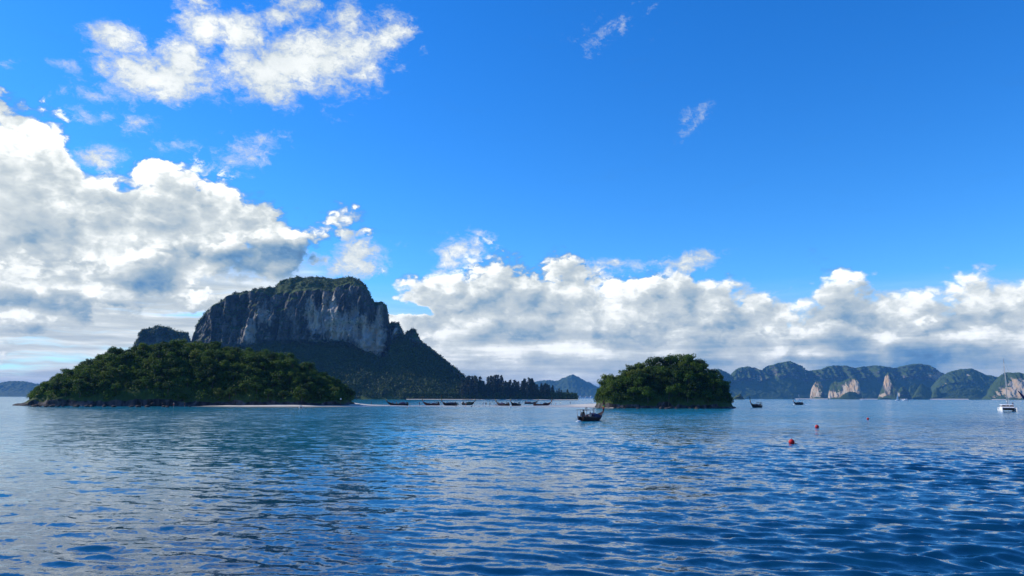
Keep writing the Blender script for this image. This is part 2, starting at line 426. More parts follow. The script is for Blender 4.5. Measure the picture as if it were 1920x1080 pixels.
def rock_mat(name, veg=True, warm=(0.50, 0.41, 0.29), sc=1.0, base=(0.084, 0.080, 0.075), pale_c=(0.40, 0.38, 0.34)):
    m, p = new_mat(name)
    pos = geo('Position'); nz = sep(geo('Normal'))[2]
    ps = vmath('MULTIPLY', pos, (1.0 * sc, 1.0 * sc, 0.16 * sc))
    st = noise(ps, 0.055, 6, 0.62)                    # vertical water streaks
    bl = noise(pos, 0.03 * sc, 5, 0.6)
    c = mixc(smooth(st, 0.38, 0.62), tuple(v * 0.42 for v in base), tuple(v * 1.7 for v in base))
    pale = smooth(attr('pale') * 1.2 + (bl - 0.5) * 0.9 + (st - 0.5) * 1.6, 0.25, 0.75)
    c = mixc(pale, c, mixc(smooth(noise(pos, 0.05 * sc, 4), 0.4, 0.62), pale_c, warm))
    fine = noise(pos, 0.5 * sc, 6, 0.7)
    c = mixc(0.6, c, mixc(fine, (0.4, 0.4, 0.4), (1.5, 1.5, 1.5)), 'MULTIPLY')
    if veg:
        g = smooth(nz + (noise(pos, 0.09 * sc, 5, 0.65) - 0.5) * 0.9 + attr('green') * 0.9, 0.42, 0.60)
        gc = mixc(noise(pos, 0.12 * sc, 5, 0.65), (0.015, 0.034, 0.010), (0.080, 0.122, 0.026))
        c = mixc(g, c, gc)
    P_set(p, Base_Color=c, Roughness=0.9, Normal=bump(noise(pos, 0.35 * sc, 7, 0.7), 0.7, 2.2 / sc))
    p.inputs['Specular IOR Level'].default_value = 0.2
    return m
M['cliff'] = rock_mat('limestone_cliff')
M['shore_rock'] = rock_mat('shore_rock', True, (0.13, 0.085, 0.07), 6.0, (0.042, 0.039, 0.042), (0.15, 0.145, 0.15))
M['boulder'] = paint('boulder', (0.055, 0.042, 0.040), 0.85, 0.55, 1.5)
M['far_cliff'] = rock_mat('far_limestone', True, (0.52, 0.36, 0.20), 0.6, (0.085, 0.085, 0.085), (0.46, 0.39, 0.29))

m, p = new_mat('sand')
pos = geo('Position')
wet = smooth(sep(pos)[2] + (noise(pos, 0.08, 4) - 0.5) * 0.25, 0.45, 0.05)
c = mixc(noise(pos, 0.6, 5, 0.6), (0.50, 0.45, 0.37), (0.64, 0.59, 0.50))
c = mixc(wet, c, (0.25, 0.225, 0.185))
P_set(p, Base_Color=c, Roughness=smooth(wet, 0, 1, 0.9, 0.25), Normal=bump(noise(pos, 1.5, 5), 0.3, 0.2))
M['sand'] = m

# ------------------------------------------------------------------ the sea: real waves near, finer ripples in the material
def build_sea():
    rs = [2.0, 6.0, 11.0, 14.5]
    while rs[-1] < 24000:
        r = rs[-1]
        rs.append(r + (max(0.085, r * r / 3000 * 0.85) if r < 31 else 0.30 if r < 110 else min(0.30 + (r - 110) * 0.012, 2.2) if r < 420 else r * 0.05))
    rs = np.array(rs)
    th = np.concatenate([np.linspace(-180, -48, 30)[:-1], np.linspace(-48, 48, 760), np.linspace(48, 180, 30)[1:-1]])
    th = np.radians(th)
    R, T = np.meshgrid(rs, th, indexing='ij')
    X, Y = R * np.sin(T), R * np.cos(T)
    Z = np.zeros_like(X); DX = np.zeros_like(X); DY = np.zeros_like(X)
    rng = np.random.default_rng(7)
    gust = 0.80 + 0.55 * fbm(X / 26, Y / 34, 0, 3, 5) + 0.30 * fbm(X / 90, Y / 160, 0, 2, 9)
    gust = 0.8 + (gust - 0.8) * 1.35
    calm = np.clip((X + Y * 0.12 + 16) / 22, 0, 1); calm = 0.42 + 0.58 * calm * calm * (3 - 2 * calm)      # the lee on the left
    gust = np.clip(gust, 0.12, 1.7) * calm
    near = np.radians(np.abs(T)) * 0 + (np.abs(T) < math.radians(47))
    for k in range(90):
        lam = 0.34 * (5.0 / 0.34) ** (k / 89.0)
        ang = math.radians(-97 + rng.normal(0, 30))                # direction of travel: mostly towards the ferry
        kk = 2 * math.pi / lam
        a = 0.0054 * lam * math.exp(rng.normal(0, 0.4)) * (1.12 if lam < 1.25 else (1.25 / lam) ** 1.55)
        rmax = 45 + (lam - 0.6) * 105 if lam < 1.2 else 110 + (lam - 1.2) * 20
        fade = np.clip((rmax - R) / (rmax * 0.5), 0, 1) * near
        ph = kk * (X * math.cos(ang) + Y * math.sin(ang)) + rng.uniform(0, 6.283)
        g = gust if lam < 4 else 0.6 + 0.4 * gust
        Z += a * g * fade * np.cos(ph)
        q = 0.9 * a * g * fade
        DX -= q * math.cos(ang) * np.sin(ph); DY -= q * math.sin(ang) * np.sin(ph)
    # wakes of passing boats: long oblique trains
    for (x0, y0, ang, lam, amp, wid) in ((16, 38, -68, 3.0, 0.034, 7), (34, 58, -75, 3.6, 0.034, 10), (2, 26, -118, 2.4, 0.020, 5), (-16, 36, -104, 2.6, 0.020, 8), (30, 30, -62, 2.6, 0.026, 6)):
        an = math.radians(ang); s_ = (X - x0) * math.cos(an) + (Y - y0) * math.sin(an)
        t_ = -(X - x0) * math.sin(an) + (Y - y0) * math.cos(an)
        Z += amp * np.exp(-(s_ / wid) ** 2) * np.exp(-(t_ / 34) ** 2) * np.cos(2 * math.pi / lam * s_ + 0.9 * np.sin(t_ / 5.0)) * near
    verts = np.stack([X + DX, Y + DY, Z], -1).reshape(-1, 3)
    nr, nt = X.shape
    i = np.arange(nr - 1)[:, None] * nt + np.arange(nt)[None, :]
    j = np.arange(nr - 1)[:, None] * nt + (np.arange(nt)[None, :] + 1) % nt
    f = np.stack([i, j, j + nt, i + nt], -1).reshape(-1, 4)[:, ::-1]
    c0 = len(verts)
    m, p = new_mat('sea_water')
    pos = geo('Position'); px_, py_, pz_ = sep(pos)
    # body colour: deep blue, green-blue where the sea is shallow over the sandbar
    d1 = S.m('ABSOLUTE', py_ - 300.0 + px_ * 0.03)
    shal = smooth(d1 + (noise(pos, 0.02, 4) - 0.5) * 120, 110.0, 5.0) * smooth(px_ + (noise(pos, 0.013, 3) - 0.5) * 60, 95.0, 60.0) * smooth(px_, -170.0, -110.0)
    # bright sky reflection painted as paler teal body colour, except close on the right
    painted_sheen = smooth(py_ - px_ * 1.1 + (noise(pos, 0.03, 3) - 0.5) * 30.0, 14.0, 100.0)
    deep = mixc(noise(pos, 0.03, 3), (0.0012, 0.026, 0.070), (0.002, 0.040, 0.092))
    body = mixc(shal, mixc(painted_sheen, deep, (0.006, 0.185, 0.285)), (0.016, 0.21, 0.30))
    gm_ = smooth(noise(vmath('MULTIPLY', pos, (1, 0.6, 1)), 0.022, 4, 0.55), 0.30, 0.70)
    # ripples as slopes (they keep their steepness at any distance), added to the waves of the mesh
    def slopes(scale, detail, amp, sq):
        v = vmath('SUBTRACT', noise(vmath('MULTIPLY', pos, (sq, 1.0, 1.0)), scale, detail, 0.62, color=True), (0.5, 0.5, 0.5))
        return vmath('MULTIPLY', v, (amp * 0.75, amp, 0.0))
    bare = attr('bare')
    amp = S.m('MULTIPLY', gm_ * 0.8 + 0.5, smooth(px_ + py_ * 0.12, -16.0, 6.0, 0.62, 1.0))
    sl_ = vmath('ADD', vmath('SCALE', vmath('ADD', slopes(2.6, 3, 0.75, 0.7), slopes(9.0, 2, 0.40, 0.8)), scale=amp * (bare * 0.4 + 0.6)), vmath('SCALE', vmath('ADD', slopes(0.9, 4, 1.25, 0.6), slopes(0.25, 3, 0.50, 0.5)), scale=amp * bare))
    nrm = vmath('NORMALIZE', vmath('ADD', geo('Normal'), sl_))
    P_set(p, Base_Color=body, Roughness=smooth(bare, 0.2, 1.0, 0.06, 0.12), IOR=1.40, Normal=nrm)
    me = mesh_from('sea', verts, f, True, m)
    set_attr(me, 'bare', np.clip((R - 22) / 110, 0.22, 1.0))
    return tag(link('sea', me), kind='structure')
build_sea()

# ------------------------------------------------------------------ mountains and hills
def interp(pts, x):
    p = np.array(sorted(pts), float); return np.interp(x, p[:, 0], p[:, 1])
def px_to_world(px, py, Y):
    """vectorised at(): photo pixel + distance -> points"""
    r = np.array(RM)
    d = np.stack([(px - 960) / FPX, (540 - py) / FPX, -np.ones_like(px)], -1) @ r.T
    return np.array(CAM) + d * (Y / d[..., 1])[..., None]
def massif(name, x0, x1, nu, rows, nvs, cliff_rows=(), rough=(1, 1), seed=0, mat='cliff', pale=(), green=0.0, ytop=3.0, scale=1.0):
    """rows: list of (profile of photo heights over px, profile of distance over px); nvs: subdivisions between rows.
    cliff_rows: indices of the spans that are rock faces"""
    px = np.linspace(x0, x1, nu)
    C = [px_to_world(px, interp(py, px) if isinstance(py, (list, tuple)) else np.full(nu, float(py)),
                     interp(Y, px) if isinstance(Y, (list, tuple)) else np.full(nu, float(Y))) for py, Y in rows]
    parts, cl, pyv = [], [], []
    PY = [interp(py, px) if isinstance(py, (list, tuple)) else np.full(nu, float(py)) for py, Y in rows]
    for j, nv in enumerate(nvs):
        t = np.linspace(0, 1, nv + 1)[(0 if j == 0 else 1):]
        parts.append(C[j][:, None] * (1 - t)[None, :, None] + C[j + 1][:, None] * t[None, :, None])
        pyv.append(PY[j][:, None] * (1 - t)[None] + PY[j + 1][:, None] * t[None])
        c = 1.0 if j in cliff_rows else 0.0
        cl.append(np.broadcast_to(c, (nu, len(t))))
    V = np.concatenate(parts, 1); CL = np.concatenate(cl, 1).astype(float); PYV = np.concatenate(pyv, 1)
    k = np.ones(7) / 7
    CLs = np.apply_along_axis(lambda a: np.convolve(np.pad(a, 3, mode='edge'), k, 'valid'), 1, CL)
    x, y, z = V[..., 0], V[..., 1], V[..., 2]
    s = scale
    but = 1 - np.abs(fbm(x / (52 * s), z / (260 * s), 0.3, 3, seed)) * 1.6                 # buttresses and gullies
    rid = fbm(x / (16 * s), z / (60 * s), y / (30 * s), 4, seed + 3, 0.55)
    crag = fbm(x / (7 * s), z / (9 * s), y / (9 * s), 4, seed + 5, 0.6)
    ledge = fbm(x / (40 * s), z / (10 * s), y / (40 * s), 3, seed + 6, 0.5)
    dy = -(but * 30 + rid * 12 + crag * 3.2 + ledge * 4.0) * CLs * s * rough[0] - (fbm(x / (30 * s), z / (30 * s), y / (30 * s), 4, seed + 8) * 5.0) * (1 - CLs) * s * rough[1]
    V[..., 1] += dy
    V[..., 0] += crag * 2.0 * s * CLs * rough[0]
    up = (fbm(x / (9 * s), y / (9 * s), z / (9 * s), 4, seed + 11, 0.6) * 3.0 * (1 - CLs) * rough[1] + crag * 1.5 * CLs * rough[0]) * s
    V[..., 2] += up * np.clip(z / (14 * s), 0, 1)
    V[..., 2] = np.maximum(V[..., 2], -1.8)
    me = mesh_from(name, V.reshape(-1, 3), grid_faces(V.shape[0], V.shape[1], False), True, M[mat])
    pl = np.zeros_like(CL)
    for (cx, cy, rx, ry, w) in pale:
        pl += w * np.exp(-((px[:, None] - cx) / rx) ** 2 - ((PYV - cy) / ry) ** 2)
    set_attr(me, 'pale', pl * CLs); set_attr(me, 'green', np.full(CL.shape, green) * (1 - CLs) + CLs * (-0.05 if mat == 'cliff' else 0.42) - pl * CLs * (0.8 if mat == 'cliff' else 0.5))
    o = tag(link(name, me), kind='structure')
    return o, V, CLs

MT = [(352, 700), (364, 655), (368, 612), (376, 598), (388, 585), (402, 574), (420, 561), (440, 550), (468, 547), (490, 541), (514, 538), (524, 527), (545, 521), (580, 518), (612, 520), (624, 525), (640, 522), (662, 521), (680, 530),
      (691, 543), (698, 562), (703, 568), (716, 567), (725, 574), (728, 592), (730, 608), (734, 606), (748, 606), (753, 617), (758, 629), (764, 623), (771, 615), (780, 622), (789, 640), (800, 649), (820, 662), (845, 684), (872, 708), (900, 724), (960, 732), (1040, 738), (1084, 744)]
MF = [(352, 712), (364, 664), (368, 650), (420, 652), (460, 650), (500, 642), (570, 642), (650, 644), (690, 662), (715, 674), (728, 668), (735, 640), (752, 632), (765, 640), (780, 644), (800, 654), (820, 668), (845, 690), (872, 714), (900, 730), (960, 738), (1040, 744), (1084, 748)]
MB_ = [(352, 730), (372, 700), (420, 690), (500, 690), (640, 700), (720, 710), (800, 712), (872, 732), (900, 738), (1084, 748.6)]
back = [(x, y + 14) for x, y in MT]
RIM = [(x, y + (float(np.interp(x, (490, 520, 560, 620, 650, 690), (3, 24, 27, 24, 10, 4))))) for x, y in MT]
mountain, MV, MCL = massif('mountain', 354, 1084, 620,
    [(751.5, [(352, 1470), (700, 1420), (1084, 1400)]), (748.2, [(352, 1480), (700, 1432), (1084, 1412)]), (MB_, [(352, 1520), (700, 1480), (1084, 1424)]), (MF, [(352, 1640), (368, 1590), (460, 1540), (560, 1560), (700, 1540), (730, 1540), (820, 1520), (1084, 1432)]),
     (RIM, [(352, 1660), (368, 1640), (420, 1588), (560, 1590), (690, 1575), (728, 1570), (820, 1535), (1084, 1440)]), (MT, [(352, 1664), (368, 1648), (420, 1600), (490, 1606), (560, 1640), (640, 1622), (690, 1590), (728, 1580), (820, 1540), (1084, 1444)]), (back, [(352, 1720), (400, 1740), (1084, 1480)]), (760, [(352, 1800), (1084, 1600)])],
    [3, 22, 44, 90, 26, 14, 12], cliff_rows=(3,), seed=21,
    pale=((505, 590, 14, 40, .55), (478, 620, 12, 30, .5), (560, 590, 22, 26, .25), (590, 600, 14, 50, .6), (640, 620, 30, 34, .75), (625, 560, 26, 40, .3), (700, 640, 26, 34, .85), (672, 590, 16, 36, .35), (712, 600, 12, 30, .4), (742, 622, 8, 8, .5), (385, 620, 14, 30, .25)), green=0.55)
hump, HV, HCL = massif('hill', 238, 372, 150,
    [(751, 1640), (712, 1680), ([(238, 690), (250, 668), (258, 650), (275, 640), (300, 632), (340, 642), (356, 642), (362, 660), (372, 700)], 1730),
     ([(238, 684), (247, 650), (255, 638), (270, 627), (285, 617), (300, 612), (315, 614), (335, 622), (357, 624), (361, 645), (372, 690)], 1750), (660, 1800), (760, 1900)], [10, 24, 24, 10, 10], cliff_rows=(2,), seed=33, green=0.5)

# far ranges
R1 = [(1330, 700), (1345, 691), (1360, 697), (1368, 703), (1376, 694), (1386, 689), (1400, 687), (1415, 689), (1425, 695), (1440, 686), (1460, 680), (1480, 677), (1491, 680), (1505, 689), (1515, 695), (1535, 693), (1550, 687), (1565, 685), (1585, 686), (1600, 690), (1620, 687),
      (1640, 685), (1660, 688), (1680, 690), (1692, 686), (1704, 683), (1720, 682), (1740, 685), (1748, 690), (1758, 698), (1770, 703), (1800, 710), (1850, 720), (1900, 735), (1930, 746)]
F1 = [(x, 748 - (748 - y) * 0.62) for x, y in R1]
massif('ridge', 1326, 1930, 420, [(750, 6300), (F1, 6450), (R1, 6560), ([(x, y + 16) for x, y in R1], 6900), (760, 7600)], [40, 60, 12, 10], cliff_rows=(1,), seed=41, mat='far_cliff', rough=(1.3, 1.0),
       pale=((1418, 716, 9, 11, 1.3), (1510, 700, 4, 7, 1.0), (1470, 708, 30, 7, .5), (1755, 707, 16, 8, 1.6), (1700, 712, 26, 6, .6), (1620, 715, 10, 4, .4), (1640, 716, 12, 4, .4)), green=0.5, scale=1.6)
R2 = [(1736, 735), (1748, 722), (1760, 708), (1772, 700), (1782, 696), (1800, 692), (1822, 691), (1834, 697), (1846, 702), (1862, 705), (1890, 712), (1930, 740)]
massif('ridge', 1732, 1932, 220, [(751, 5700), ([(x, 749 - (749 - y) * 0.55) for x, y in R2], 5850), (R2, 5990), ([(x, y + 14) for x, y in R2], 6150), (760, 6400)], [40, 50, 12, 8], cliff_rows=(1,), seed=47, mat='far_cliff',
       pale=((1812, 706, 6, 6, 1.0), (1770, 720, 14, 9, .6)), green=0.8, scale=1.3, rough=(0.6, 1.4))
def hill(name, tops, x0, x1, Y, dep, seed, foot=0.5, cliff=True, pale=(), green=0.4, scale=1.0, base=749.5, nu=110, mat='far_cliff', rough=(1, 1), skew=0):
    F_ = [(x, base - (base - y) * foot) for x, y in tops]
    return massif(name, x0, x1, nu, [(a_, [(x0, Y + skew + dep * q), (x1, Y + dep * q)]) for a_, q in ((base + 2, 0), (F_, .3), (tops, .5), ([(x, y + (base - y) * 0.2) for x, y in tops], .75), (base + 6, 1))], [16, 44, 10, 10], cliff_rows=(1,) if cliff else (), seed=seed, mat=mat,
                  pale=pale, green=green, scale=scale, rough=rough)
hill('sea_cliff', [(1517, 749), (1520, 734), (1524, 722), (1530, 714), (1538, 716), (1543, 726), (1546, 749)], 1516, 1547, 5000, 130, 51, 0.12, pale=((1526, 733, 8, 16, 1.5), (1540, 733, 4, 14, .2)), scale=0.55, rough=(.6, 1), skew=90)
hill('sea_cliff', [(1552, 749), (1554, 732), (1558, 720), (1566, 715), (1575, 717), (1582, 714), (1592, 709), (1602, 708), (1609, 716), (1613, 730), (1616, 749)], 1551, 1617, 5050, 160, 53, 0.1, pale=((1558, 742, 6, 8, 1.2), (1575, 741, 14, 6, 1.2), (1604, 728, 8, 15, 1.9), (1592, 735, 12, 9, 1.6), (1583, 728, 6, 7, .9)), scale=0.6, rough=(.6, 1), skew=200)
hill('hill', [(1571, 749), (1580, 740), (1592, 734), (1604, 735), (1612, 741), (1622, 749)], 1570, 1623, 4950, 90, 55, 0.5, False, green=1.0, scale=0.6, rough=(0.3, 1.0))
hill('sea_cliff', [(1645, 749), (1650, 738), (1655, 722), (1659, 704), (1664, 698), (1670, 700), (1676, 712), (1682, 726), (1686, 749)], 1644, 1687, 5050, 150, 57, 0.15, pale=((1662, 715, 7, 10, 1.3), (1665, 728, 5, 10, .9), (1656, 743, 8, 5, 1.2)), scale=0.6, rough=(.6, 1), skew=110)
hill('sea_cliff', [(1680, 749), (1683, 734), (1688, 726), (1695, 724), (1702, 733), (1707, 749)], 1679, 1708, 4980, 100, 59, 0.3, pale=((1683, 743, 3, 8, 1.0),), green=0.5, scale=0.6)
hill('hill', [(1708, 749), (1715, 737), (1722, 726), (1728, 719), (1734, 723), (1742, 735), (1748, 749)], 1707, 1749, 5150, 130, 61, 0.4, False, green=1.0, scale=0.8, rough=(0.3, 0.8))
hill('hill', [(1696, 749), (1702, 738), (1706, 724), (1716, 719), (1730, 722), (1745, 728), (1752, 749)], 1695, 1753, 5400, 150, 63, 0.4, False, green=0.8, scale=0.9, rough=(0.3, 0.8))
hill('hill', [(1745, 749), (1750, 732), (1757, 726), (1766, 738), (1800, 730), (1830, 728), (1850, 742), (1858, 749)], 1744, 1860, 5200, 200, 65, 0.4, False, green=1.0, scale=0.9, rough=(0.3, 1.0))
hill('sea_cliff', [(1838, 750), (1850, 740), (1856, 724), (1866, 712), (1877, 702), (1886, 698), (1898, 699), (1910, 698), (1922, 701), (1940, 697), (1970, 702), (2010, 715), (2060, 735), (2100, 750)], 1836, 2102, 4300, 320, 67, 0.06, pale=((1906, 725, 17, 13, 2.2), (1925, 738, 24, 13, 2.0), (1885, 733, 12, 6, .45), (1872, 742, 16, 7, .8), (1960, 725, 20, 16, 1.0)), green=0.6, base=750.5, nu=200, scale=0.8, rough=(.7, 1), skew=520)
hill('hill', [(1374, 748), (1379, 742), (1386, 738), (1391, 743), (1395, 748)], 1373, 1396, 2600, 60, 69, 0.5, True, pale=((1384, 744, 6, 4, .8),), scale=0.4, base=748.4, nu=50)
hill('hill', [(1000, 716), (1018, 714), (1030, 712), (1040, 715), (1048, 713), (1054, 709), (1064, 705), (1074, 703), (1080, 704), (1088, 709), (1096, 714), (1106, 718), (1116, 723), (1124, 726), (1140, 735), (1170, 747)], 998, 1172, 9000, 900, 71, 0.45, False, green=0.6, scale=3.0, base=746.2, nu=160)
hill('hill', [(-90, 742), (-60, 730), (-30, 722), (0, 717.5), (10, 715.5), (24, 714.5), (44, 714.5), (58, 717), (72, 720), (90, 726), (120, 740), (130, 743)], -92, 132, 8000, 700, 73, 0.4, False, green=0.9, scale=2.0, base=743.8, nu=120)

# strips of beach under the far cliffs, each a low rounded bank of sand
def strip(name, xa, xb, Y, dep, hgt):
    n = 60; xs = np.linspace(xa, xb, n); rows = []
    for t, z in ((0, -0.4), (0.2, hgt * 0.8), (0.5, hgt), (1.0, hgt * 1.3)):
        q = px_to_world(xs, np.full(n, 746.0), np.full(n, Y + dep * t)); q[:, 2] = z; rows.append(q)
    V = np.stack(rows, 1); V[..., 1] += fbm(V[..., 0] / 60, 0, 0, 3, 3)[:, :] * dep * 0.12
    return tag(link(name, mesh_from(name, V.reshape(-1, 3), grid_faces(n, 4), True, M['sand'])), kind='structure')
strip('beach', 1490, 1552, 4900, 60, 3.2); strip('beach', 1612, 1646, 4930, 60, 3.0); strip('beach', 1744, 1816, 5060, 60, 4.2); strip('beach', 1858, 1886, 4260, 40, 3.0); strip('beach', 1688, 1702, 4920, 40, 3.0)
strip('beach', 762, 1084, 1396, 26, 1.0)

# ------------------------------------------------------------------ the two near islets and the sandbar between them
def islet(name, tops, base_l, base_r, Yf, Yr, Yb, tree_h, seed, nu=200, nv=70, wall=3.0):
    """a rounded hill whose crest follows the photo's skyline less the height of its trees"""
    xs = np.linspace(base_l, base_r, nu)
    top = px_to_world(xs, interp(tops, xs), np.full(nu, Yr))[:, 2]
    crest = np.clip(top - tree_h, 0.6, None)
    t = np.linspace(-1, 1, nv)
    u = (xs - base_l) / (base_r - base_l)
    end = np.clip(1 - (2 * u - 1) ** 8, 0.05, 1) ** 0.5
    V = np.zeros((nu, nv, 3))
    for j, tt in enumerate(t):
        Yc = Yr + (Yr - Yf) * tt * end if tt < 0 else Yr + (Yb - Yr) * tt * end
        q = px_to_world(xs, np.full(nu, 745.0), np.full(nu, float(Yr)))
        V[:, j, 0] = q[:, 0] * (1 + (Yc - Yr) / Yr * 0.6); V[:, j, 1] = Yc
        prof_ = (1 - abs(tt) ** 1.7) ** 0.85
        edge = np.clip((1 - abs(tt)) * 9, 0, 1)
        V[:, j, 2] = np.maximum(crest * prof_, np.minimum(wall, crest) * edge * (0.65 + 0.5 * fbm(V[:, j, 0] / 9, V[:, j, 1] / 9, 0, 2, seed))) - 0.8 * (1 - edge)
    nz = fbm(V[..., 0] / 7, V[..., 1] / 7, V[..., 2] / 5, 4, seed)
    V[..., 2] += nz * 0.8 * np.clip(V[..., 2] / 2, 0, 1)
    V[..., 1] += fbm(V[..., 0] / 5, V[..., 2] / 3, 0, 4, seed + 2) * 1.6
    me = mesh_from(name, V.reshape(-1, 3), grid_faces(nu, nv), True, M['shore_rock'])
    z = V[..., 2]
    set_attr(me, 'pale', 0.25 + 0.0 * z); set_attr(me, 'green', np.clip((z - wall * 0.9) / 2.0, -0.9, 1.2))
    return tag(link(name, me), kind='structure'), V
TL = [(33, 752), (42, 744), (50, 741), (62, 735), (75, 722), (100, 705), (125, 692), (150, 678), (180, 668), (215, 655), (250, 650), (290, 643), (330, 638), (370, 641), (420, 650), (480, 657), (530, 665), (570, 680), (600, 696), (630, 712), (650, 728), (664, 742), (672, 752)]
TR = [(1114, 752), (1117, 738), (1120, 724), (1135, 706), (1150, 697), (1170, 690), (1185, 682), (1210, 677), (1235, 670), (1265, 665), (1290, 664), (1310, 669), (1325, 680), (1340, 690), (1350, 702), (1358, 716), (1368, 730), (1375, 742), (1378, 756)]
islet_l, LV = islet('islet', TL, 32, 676, 314, 342, 372, 4.2, 5, 260, 80, 2.3)
islet_r, RV = islet('islet', TR, 1116, 1378, 297, 314, 334, 5.6, 9, 160, 70, 1.4)

nu, nv = 240, 26
xs = np.linspace(352, 1150, nu)
fy = interp([(352, 762.6), (420, 763.2), (470, 763.6), (560, 763.8), (650, 763.2), (720, 762.4), (800, 762.8), (900, 763.6), (1000, 763.8), (1070, 764.4), (1110, 765.2), (1150, 766.6)], xs)
by = interp([(352, 757.5), (660, 757.5), (690, 758.6), (760, 759.6), (860, 760.0), (1000, 759.8), (1060, 758.8), (1110, 757.6), (1150, 757)], xs)
hz = interp([(352, 0.35), (400, 0.75), (560, 1.2), (660, 0.9), (700, 0.32), (760, 0.12), (900, 0.07), (1000, 0.10), (1060, 0.22), (1100, 0.7), (1150, 1.1)], xs)
A = np.array([sea_at(x, y) for x, y in zip(xs, fy)]); B = np.array([sea_at(x, y) for x, y in zip(xs, by)])
t = np.linspace(0, 1, nv)
V = A[:, None] * (1 - t)[None, :, None] + B[:, None] * t[None, :, None]
left = np.clip((690 - xs) / 30, 0, 1)[:, None]
shape = np.sin(np.pi * np.clip(t, 0, 1))[None] ** 0.7 * (1 - left) + left * np.minimum(1, t * 5)[None] ** 0.8
V[..., 2] = shape * hz[:, None] + 0.10 * fbm(V[..., 0] / 14, V[..., 1] / 20, 0, 4, 3) * (hz[:, None] * 0.5 + 0.6) - 0.10 * (1 - shape)
tag(link('sandbar', mesh_from('sandbar', V.reshape(-1, 3), grid_faces(nu, nv), True, M['sand'])), kind='structure')
SANDV = V

# ------------------------------------------------------------------ vegetation
def leaf_quads(rng, centres, radii, per, size, flat=1.0, droop=0.0):
    """small four-sided leaf sprays scattered over the surface of lumps"""
    n = len(centres) * per
    c = np.repeat(np.asarray(centres, float), per, 0); r = np.repeat(np.asarray(radii, float), per)
    d = rng.normal(size=(n, 3)); d /= np.linalg.norm(d, axis=1)[:, None]
    d[:, 2] *= flat
    p = c + d * (r * rng.uniform(0.55, 1.08, n))[:, None]
    nrm = d + rng.normal(size=(n, 3)) * 0.75; nrm[:, 2] += 0.35
    nrm /= np.linalg.norm(nrm, axis=1)[:, None]
    t = np.cross(nrm, rng.normal(size=(n, 3)))
    if droop: t = t * 0.4 + np.array([0, 0, -droop]) + rng.normal(size=(n, 3)) * 0.25
    t /= np.linalg.norm(t, axis=1)[:, None]
    b = np.cross(nrm, t); b /= np.linalg.norm(b, axis=1)[:, None] + 1e-6
    s = size * rng.uniform(0.6, 1.3, n)[:, None]
    asp = rng.uniform(0.5, 0.9, n)[:, None] if not droop else rng.uniform(0.25, 0.4, n)[:, None]
    v = np.stack([p - t * s, p + b * s * asp, p + t * s, p - b * s * asp], 1).reshape(-1, 3)
    f = np.arange(n * 4).reshape(-1, 4)
    return v, f

def tree_meshes(seed, h, R, kind='round', bare=False):
    rng = np.random.default_rng(seed)
    tb = MB(); zc = h - R * (0.85 if kind == 'round' else 0.55)
    lean = rng.normal(0, 0.05, 2)
    pts = [(0, 0, -1.2), (lean[0] * h * .3, lean[1] * h * .3, h * 0.3), (lean[0] * h * .7, lean[1] * h * .7, zc)]
    tb.tube(pts, [0.26, 0.19, 0.11], 7)
    cen, rad = [], []
    nb = 11 if kind == 'round' else 8
    for k in range(nb):
        a = 6.283 * k / nb + rng.uniform(-.4, .4); q = rng.uniform(0.35, 0.80) * R
        zz = zc + rng.uniform(-0.45, 0.62) * R * (0.85 if kind == 'round' else 0.35)
        e = (lean[0] * h * .6 + q * math.cos(a), lean[1] * h * .6 + q * math.sin(a), zz)
        s0 = Vector(pts[1]).lerp(Vector(pts[2]), rng.uniform(0.3, 1.0))
        tb.tube([s0, s0.lerp(Vector(e), 0.55) + Vector((0, 0, -0.1 * R)), e], [0.085, 0.05, 0.02], 5, False)
        if bare:
            for _ in range(5):
                w = Vector(e) + Vector(rng.normal(size=3)) * 0.5 * R * 0.6
                tb.tube([e, w], [0.025, 0.012], 4, False)
        cen.append(e); rad.append(R * rng.uniform(0.30, 0.52))
    cen.append((lean[0] * h, lean[1] * h, zc + R * 0.35)); rad.append(R * 0.5)
    per = 78 if kind == 'round' else 70
    if bare: per = 12
    v, f = leaf_quads(rng, cen, rad, per, 0.26, 0.8)
    return tb.mesh('trunk', M['bark'] if not bare else M['pale_bark']), v, f
def casuarina_meshes(seed, h):
    rng = np.random.default_rng(seed); tb = MB()
    tb.tube([(0, 0, -2), (0.2, 0, h * 0.5), (0, 0.1, h * 0.97)], [0.55, 0.35, 0.06], 7)
    cen, rad = [], []
    for k in range(26):
        t = 0.22 + 0.76 * k / 25.0; z = h * t
        a = k * 2.4 + rng.uniform(-.5, .5); q = h * 0.14 * (1.06 - t) ** 0.7 * rng.uniform(0.5, 1.25)
        e = (q * math.cos(a), q * math.sin(a), z + q * 0.5)
        tb.tube([(0, 0, z - q * 0.3), e], [0.12, 0.03], 4, False)
        cen.append(e); rad.append(h * 0.050 * (1.25 - 0.6 * t))
    v, f = leaf_quads(rng, cen, rad, 30, h * 0.030, 1.5, droop=0.5)
    return tb.mesh('trunk', M['bark']), v, f

